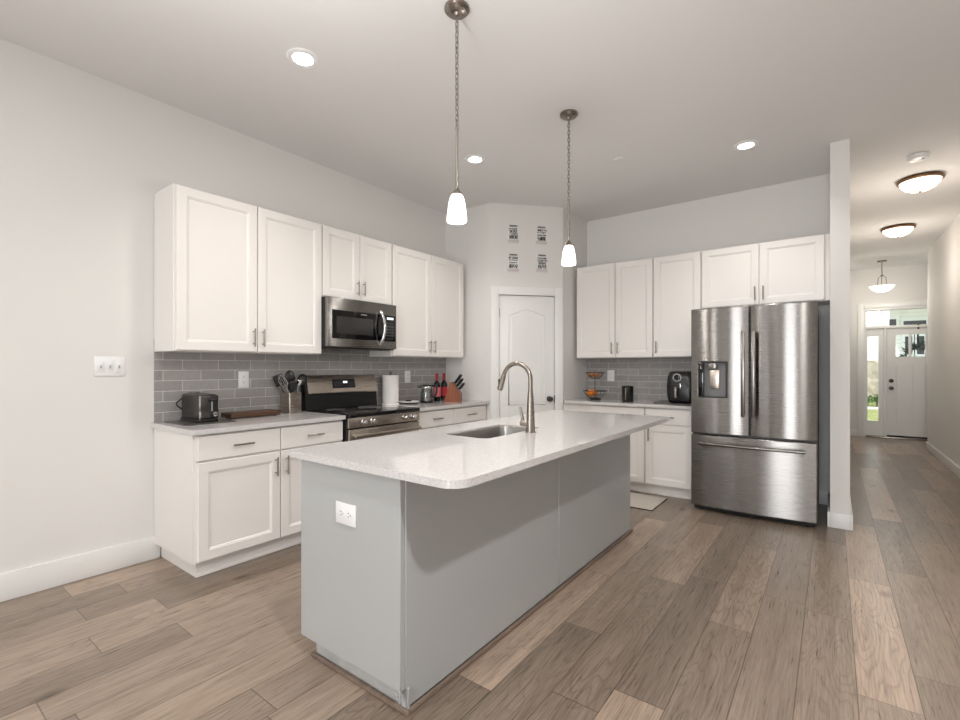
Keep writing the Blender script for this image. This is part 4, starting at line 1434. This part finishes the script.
# ------------------------------------------------------------------ mason-jar plaques over the pantry door
def jar_sign(label, u, z, seed):
    rnd_ = random.Random(seed)
    p = P0 + dv.normalized() * u
    r = thing('wall_plaque', label, 'wall sign', (p.x, p.y, z), dang, 'jar shaped plaques above the pantry door')
    out = [(-0.055, -0.1), (0.055, -0.1), (0.062, -0.09), (0.064, 0.03), (0.058, 0.05), (0.046, 0.066), (0.046, 0.1), (-0.046, 0.1), (-0.046, 0.066), (-0.058, 0.05), (-0.064, 0.03), (-0.062, -0.09)]
    MB().prism(out, -0.012, -0.0006, 'y').build('board', 'ceramic', r, smooth=False)
    MB().box(-0.062, 0.062, -0.0132, -0.0122, -0.097, -0.066, 0.0003).build('base_band', 'band_grey', r)
    pr = MB()
    pr.box(-0.044, 0.044, -0.0132, -0.0122, 0.074, 0.079).box(-0.044, 0.044, -0.0132, -0.0122, 0.088, 0.092).box(-0.042, 0.042, -0.0132, -0.0122, 0.081, 0.086)
    rows = [0.05, 0.024, -0.004, -0.032, -0.05]
    for i, z_ in enumerate(rows):
        x = -0.05 + rnd_.random() * 0.01
        h = rnd_.choice((0.012, 0.016, 0.021, 0.024))
        while x < 0.045:
            wd = 0.004 + rnd_.random() * 0.012
            k_ = rnd_.random()
            if k_ < 0.45:
                pr.box(x, x + 0.005, -0.0132, -0.0122, z_ - h / 2, z_ + h / 2)
                pr.box(x, x + wd, -0.0132, -0.0122, z_ + h / 2 - 0.005, z_ + h / 2)
            elif k_ < 0.8:
                pr.tube([(x + wd / 2 + wd / 2 * math.cos(2 * PI * q / 10), -0.0127, z_ + h / 2 * math.sin(2 * PI * q / 10)) for q in range(10)], 0.0022, 4, True)
            else:
                pr.box(x, x + wd, -0.0132, -0.0122, z_ - h / 2, z_ + h / 2)
            x += wd + 0.003
    pr.build('print', 'black_matte', r, smooth=False)


jar_sign('upper left jar-shaped plaque above the pantry door', 0.256, 2.708, 3)
jar_sign('upper right jar-shaped plaque above the pantry door', 0.574, 2.709, 5)
jar_sign('lower left jar-shaped plaque above the pantry door', 0.255, 2.395, 8)
jar_sign('lower right jar-shaped plaque above the pantry door', 0.580, 2.402, 13)

# ------------------------------------------------------------------ wreath on the front door and the world outside
wr = thing('door_wreath', 'dark green wreath hanging outside the front door', 'wreath', (1.19, FY + 0.16, 1.46))
mb = MB()
rw = random.Random(4)
for k in range(150):
    a = 2 * PI * rw.random()
    rr = 0.15 + 0.03 * rw.gauss(0, 1)
    c = Vector((rr * math.cos(a), rw.uniform(-0.03, 0.03), rr * math.sin(a)))
    d = Vector((math.cos(a + rw.uniform(-0.9, 0.9)), rw.uniform(-0.25, 0.35), math.sin(a + rw.uniform(-0.9, 0.9))))
    ln = rw.uniform(0.06, 0.13)
    mb.tube([c, c + d * ln * 0.5, c + d * ln], 0.004, 4, radii=[0.004, 0.011, 0.001])
mb.build('foliage', 'leaf_dark', wr)
MB().tube([(0.15 * math.cos(2 * PI * k / 24), 0, 0.15 * math.sin(2 * PI * k / 24)) for k in range(24)], 0.012, 6, True).build('hoop', 'leaf_dark', wr)
MB().box(-0.012, 0.012, -0.064, -0.060, 0.14, 0.540).box(-0.012, 0.012, -0.119, -0.060, 0.5365, 0.5395).box(-0.012, 0.012, -0.122, -0.1175, 0.46, 0.5395).build('hanger', 'black_matte', wr)

GZ = -0.30
struct(MB().box(-14, 20, FY + 1.5, 42, GZ - 0.1, GZ).build('ground', 'lawn', smooth=False), 'green lawn outside the front door', 'lawn')
struct(MB().box(-0.5, 2.6, FY + 0.15, FY + 1.5, GZ - 0.1, -0.12).build('porch_step', 'concrete', smooth=False), 'concrete porch outside the front door', 'porch')
struct(MB().box(-14, 20, 22.5, 23.8, GZ + 0.001, GZ + 0.02).build('sidewalk', 'concrete', smooth=False), 'pale sidewalk across the lawn', 'sidewalk')
hs = thing('opposite_house', 'pale sided house with stone base across the lawn', 'house', (2.2, 26.6, GZ))
MB().box(-5, 6, 0, 6, 0, 6.0).build('wall', 'siding', hs, smooth=False)
MB().box(-5, 0.2, -0.12, -0.002, 0, 1.85).build('stone_base', 'stone', hs, smooth=False)
MB().prism([(-0.5, 6.0), (6.5, 6.0), (3.0, 8.4)], -5.3, 6.3, 'x').build('roof', 'roof', hs, smooth=False)
for (x, z0, z1, wd) in ((-0.35, 3.2, 3.6, 0.32), (0.2, 3.2, 3.5, 0.7), (1.12, 3.2, 3.6, 0.34), (0.25, 2.1, 2.85, 0.22), (0.62, 2.1, 2.85, 0.22), (-3.4, 2.0, 3.2, 0.8)):
    f = MB().box(x - 0.09, x + wd + 0.09, -0.06, -0.003, z0 - 0.09, z1 + 0.09).build('window', 'trim_paint', hs, smooth=False)
    MB().box(x, x + wd, -0.075, -0.062, z0, z1).build('pane', 'dark_window', f, smooth=False)
MB().box(-0.6, 2.9, -1.5, -0.13, 4.05, 4.3).build('porch_roof', 'trim_paint', hs, smooth=False)
for x in (-0.55, 2.65):
    MB().box(x, x + 0.2, -1.4, -1.2, 0.001, 4.049).build('porch_post', 'trim_paint', hs, smooth=False)
MB().prism([(-1.7, 4.3), (-0.1, 4.3), (-0.1, 4.9)], 1.7, 3.2, 'x').build('porch_roof', 'roof', hs, smooth=False)
sb = thing('shrub', 'round green shrub in front of the opposite house', 'shrub', (1.42, 24.45, GZ))
mb = MB()
rs = random.Random(9)
for k in range(420):
    a, b_ = 2 * PI * rs.random(), math.acos(rs.uniform(-0.3, 1))
    rr = rs.uniform(0.2, 0.48)
    c = Vector((rr * math.sin(b_) * math.cos(a) * 1.3, rr * math.sin(b_) * math.sin(a), 0.16 + rr * math.cos(b_) * 0.75))
    d = Vector((rs.gauss(0, 1), rs.gauss(0, 1), rs.gauss(0.4, 1))).normalized()
    s1 = d.cross(Vector((0.3, 0.2, 1))).normalized()
    t = bmesh.new()
    vs = [t.verts.new(c), t.verts.new(c + d * 0.06 + s1 * 0.03), t.verts.new(c + d * 0.12), t.verts.new(c + d * 0.06 - s1 * 0.03)]
    t.faces.new(vs)
    mb._merge(t)
mb.build('foliage', 'leaf', sb, smooth=False)
MB().cyl((0, 0, 0), (0, 0, 0.3), 0.03, 0.02, 8).build('stem', 'walnut', sb)
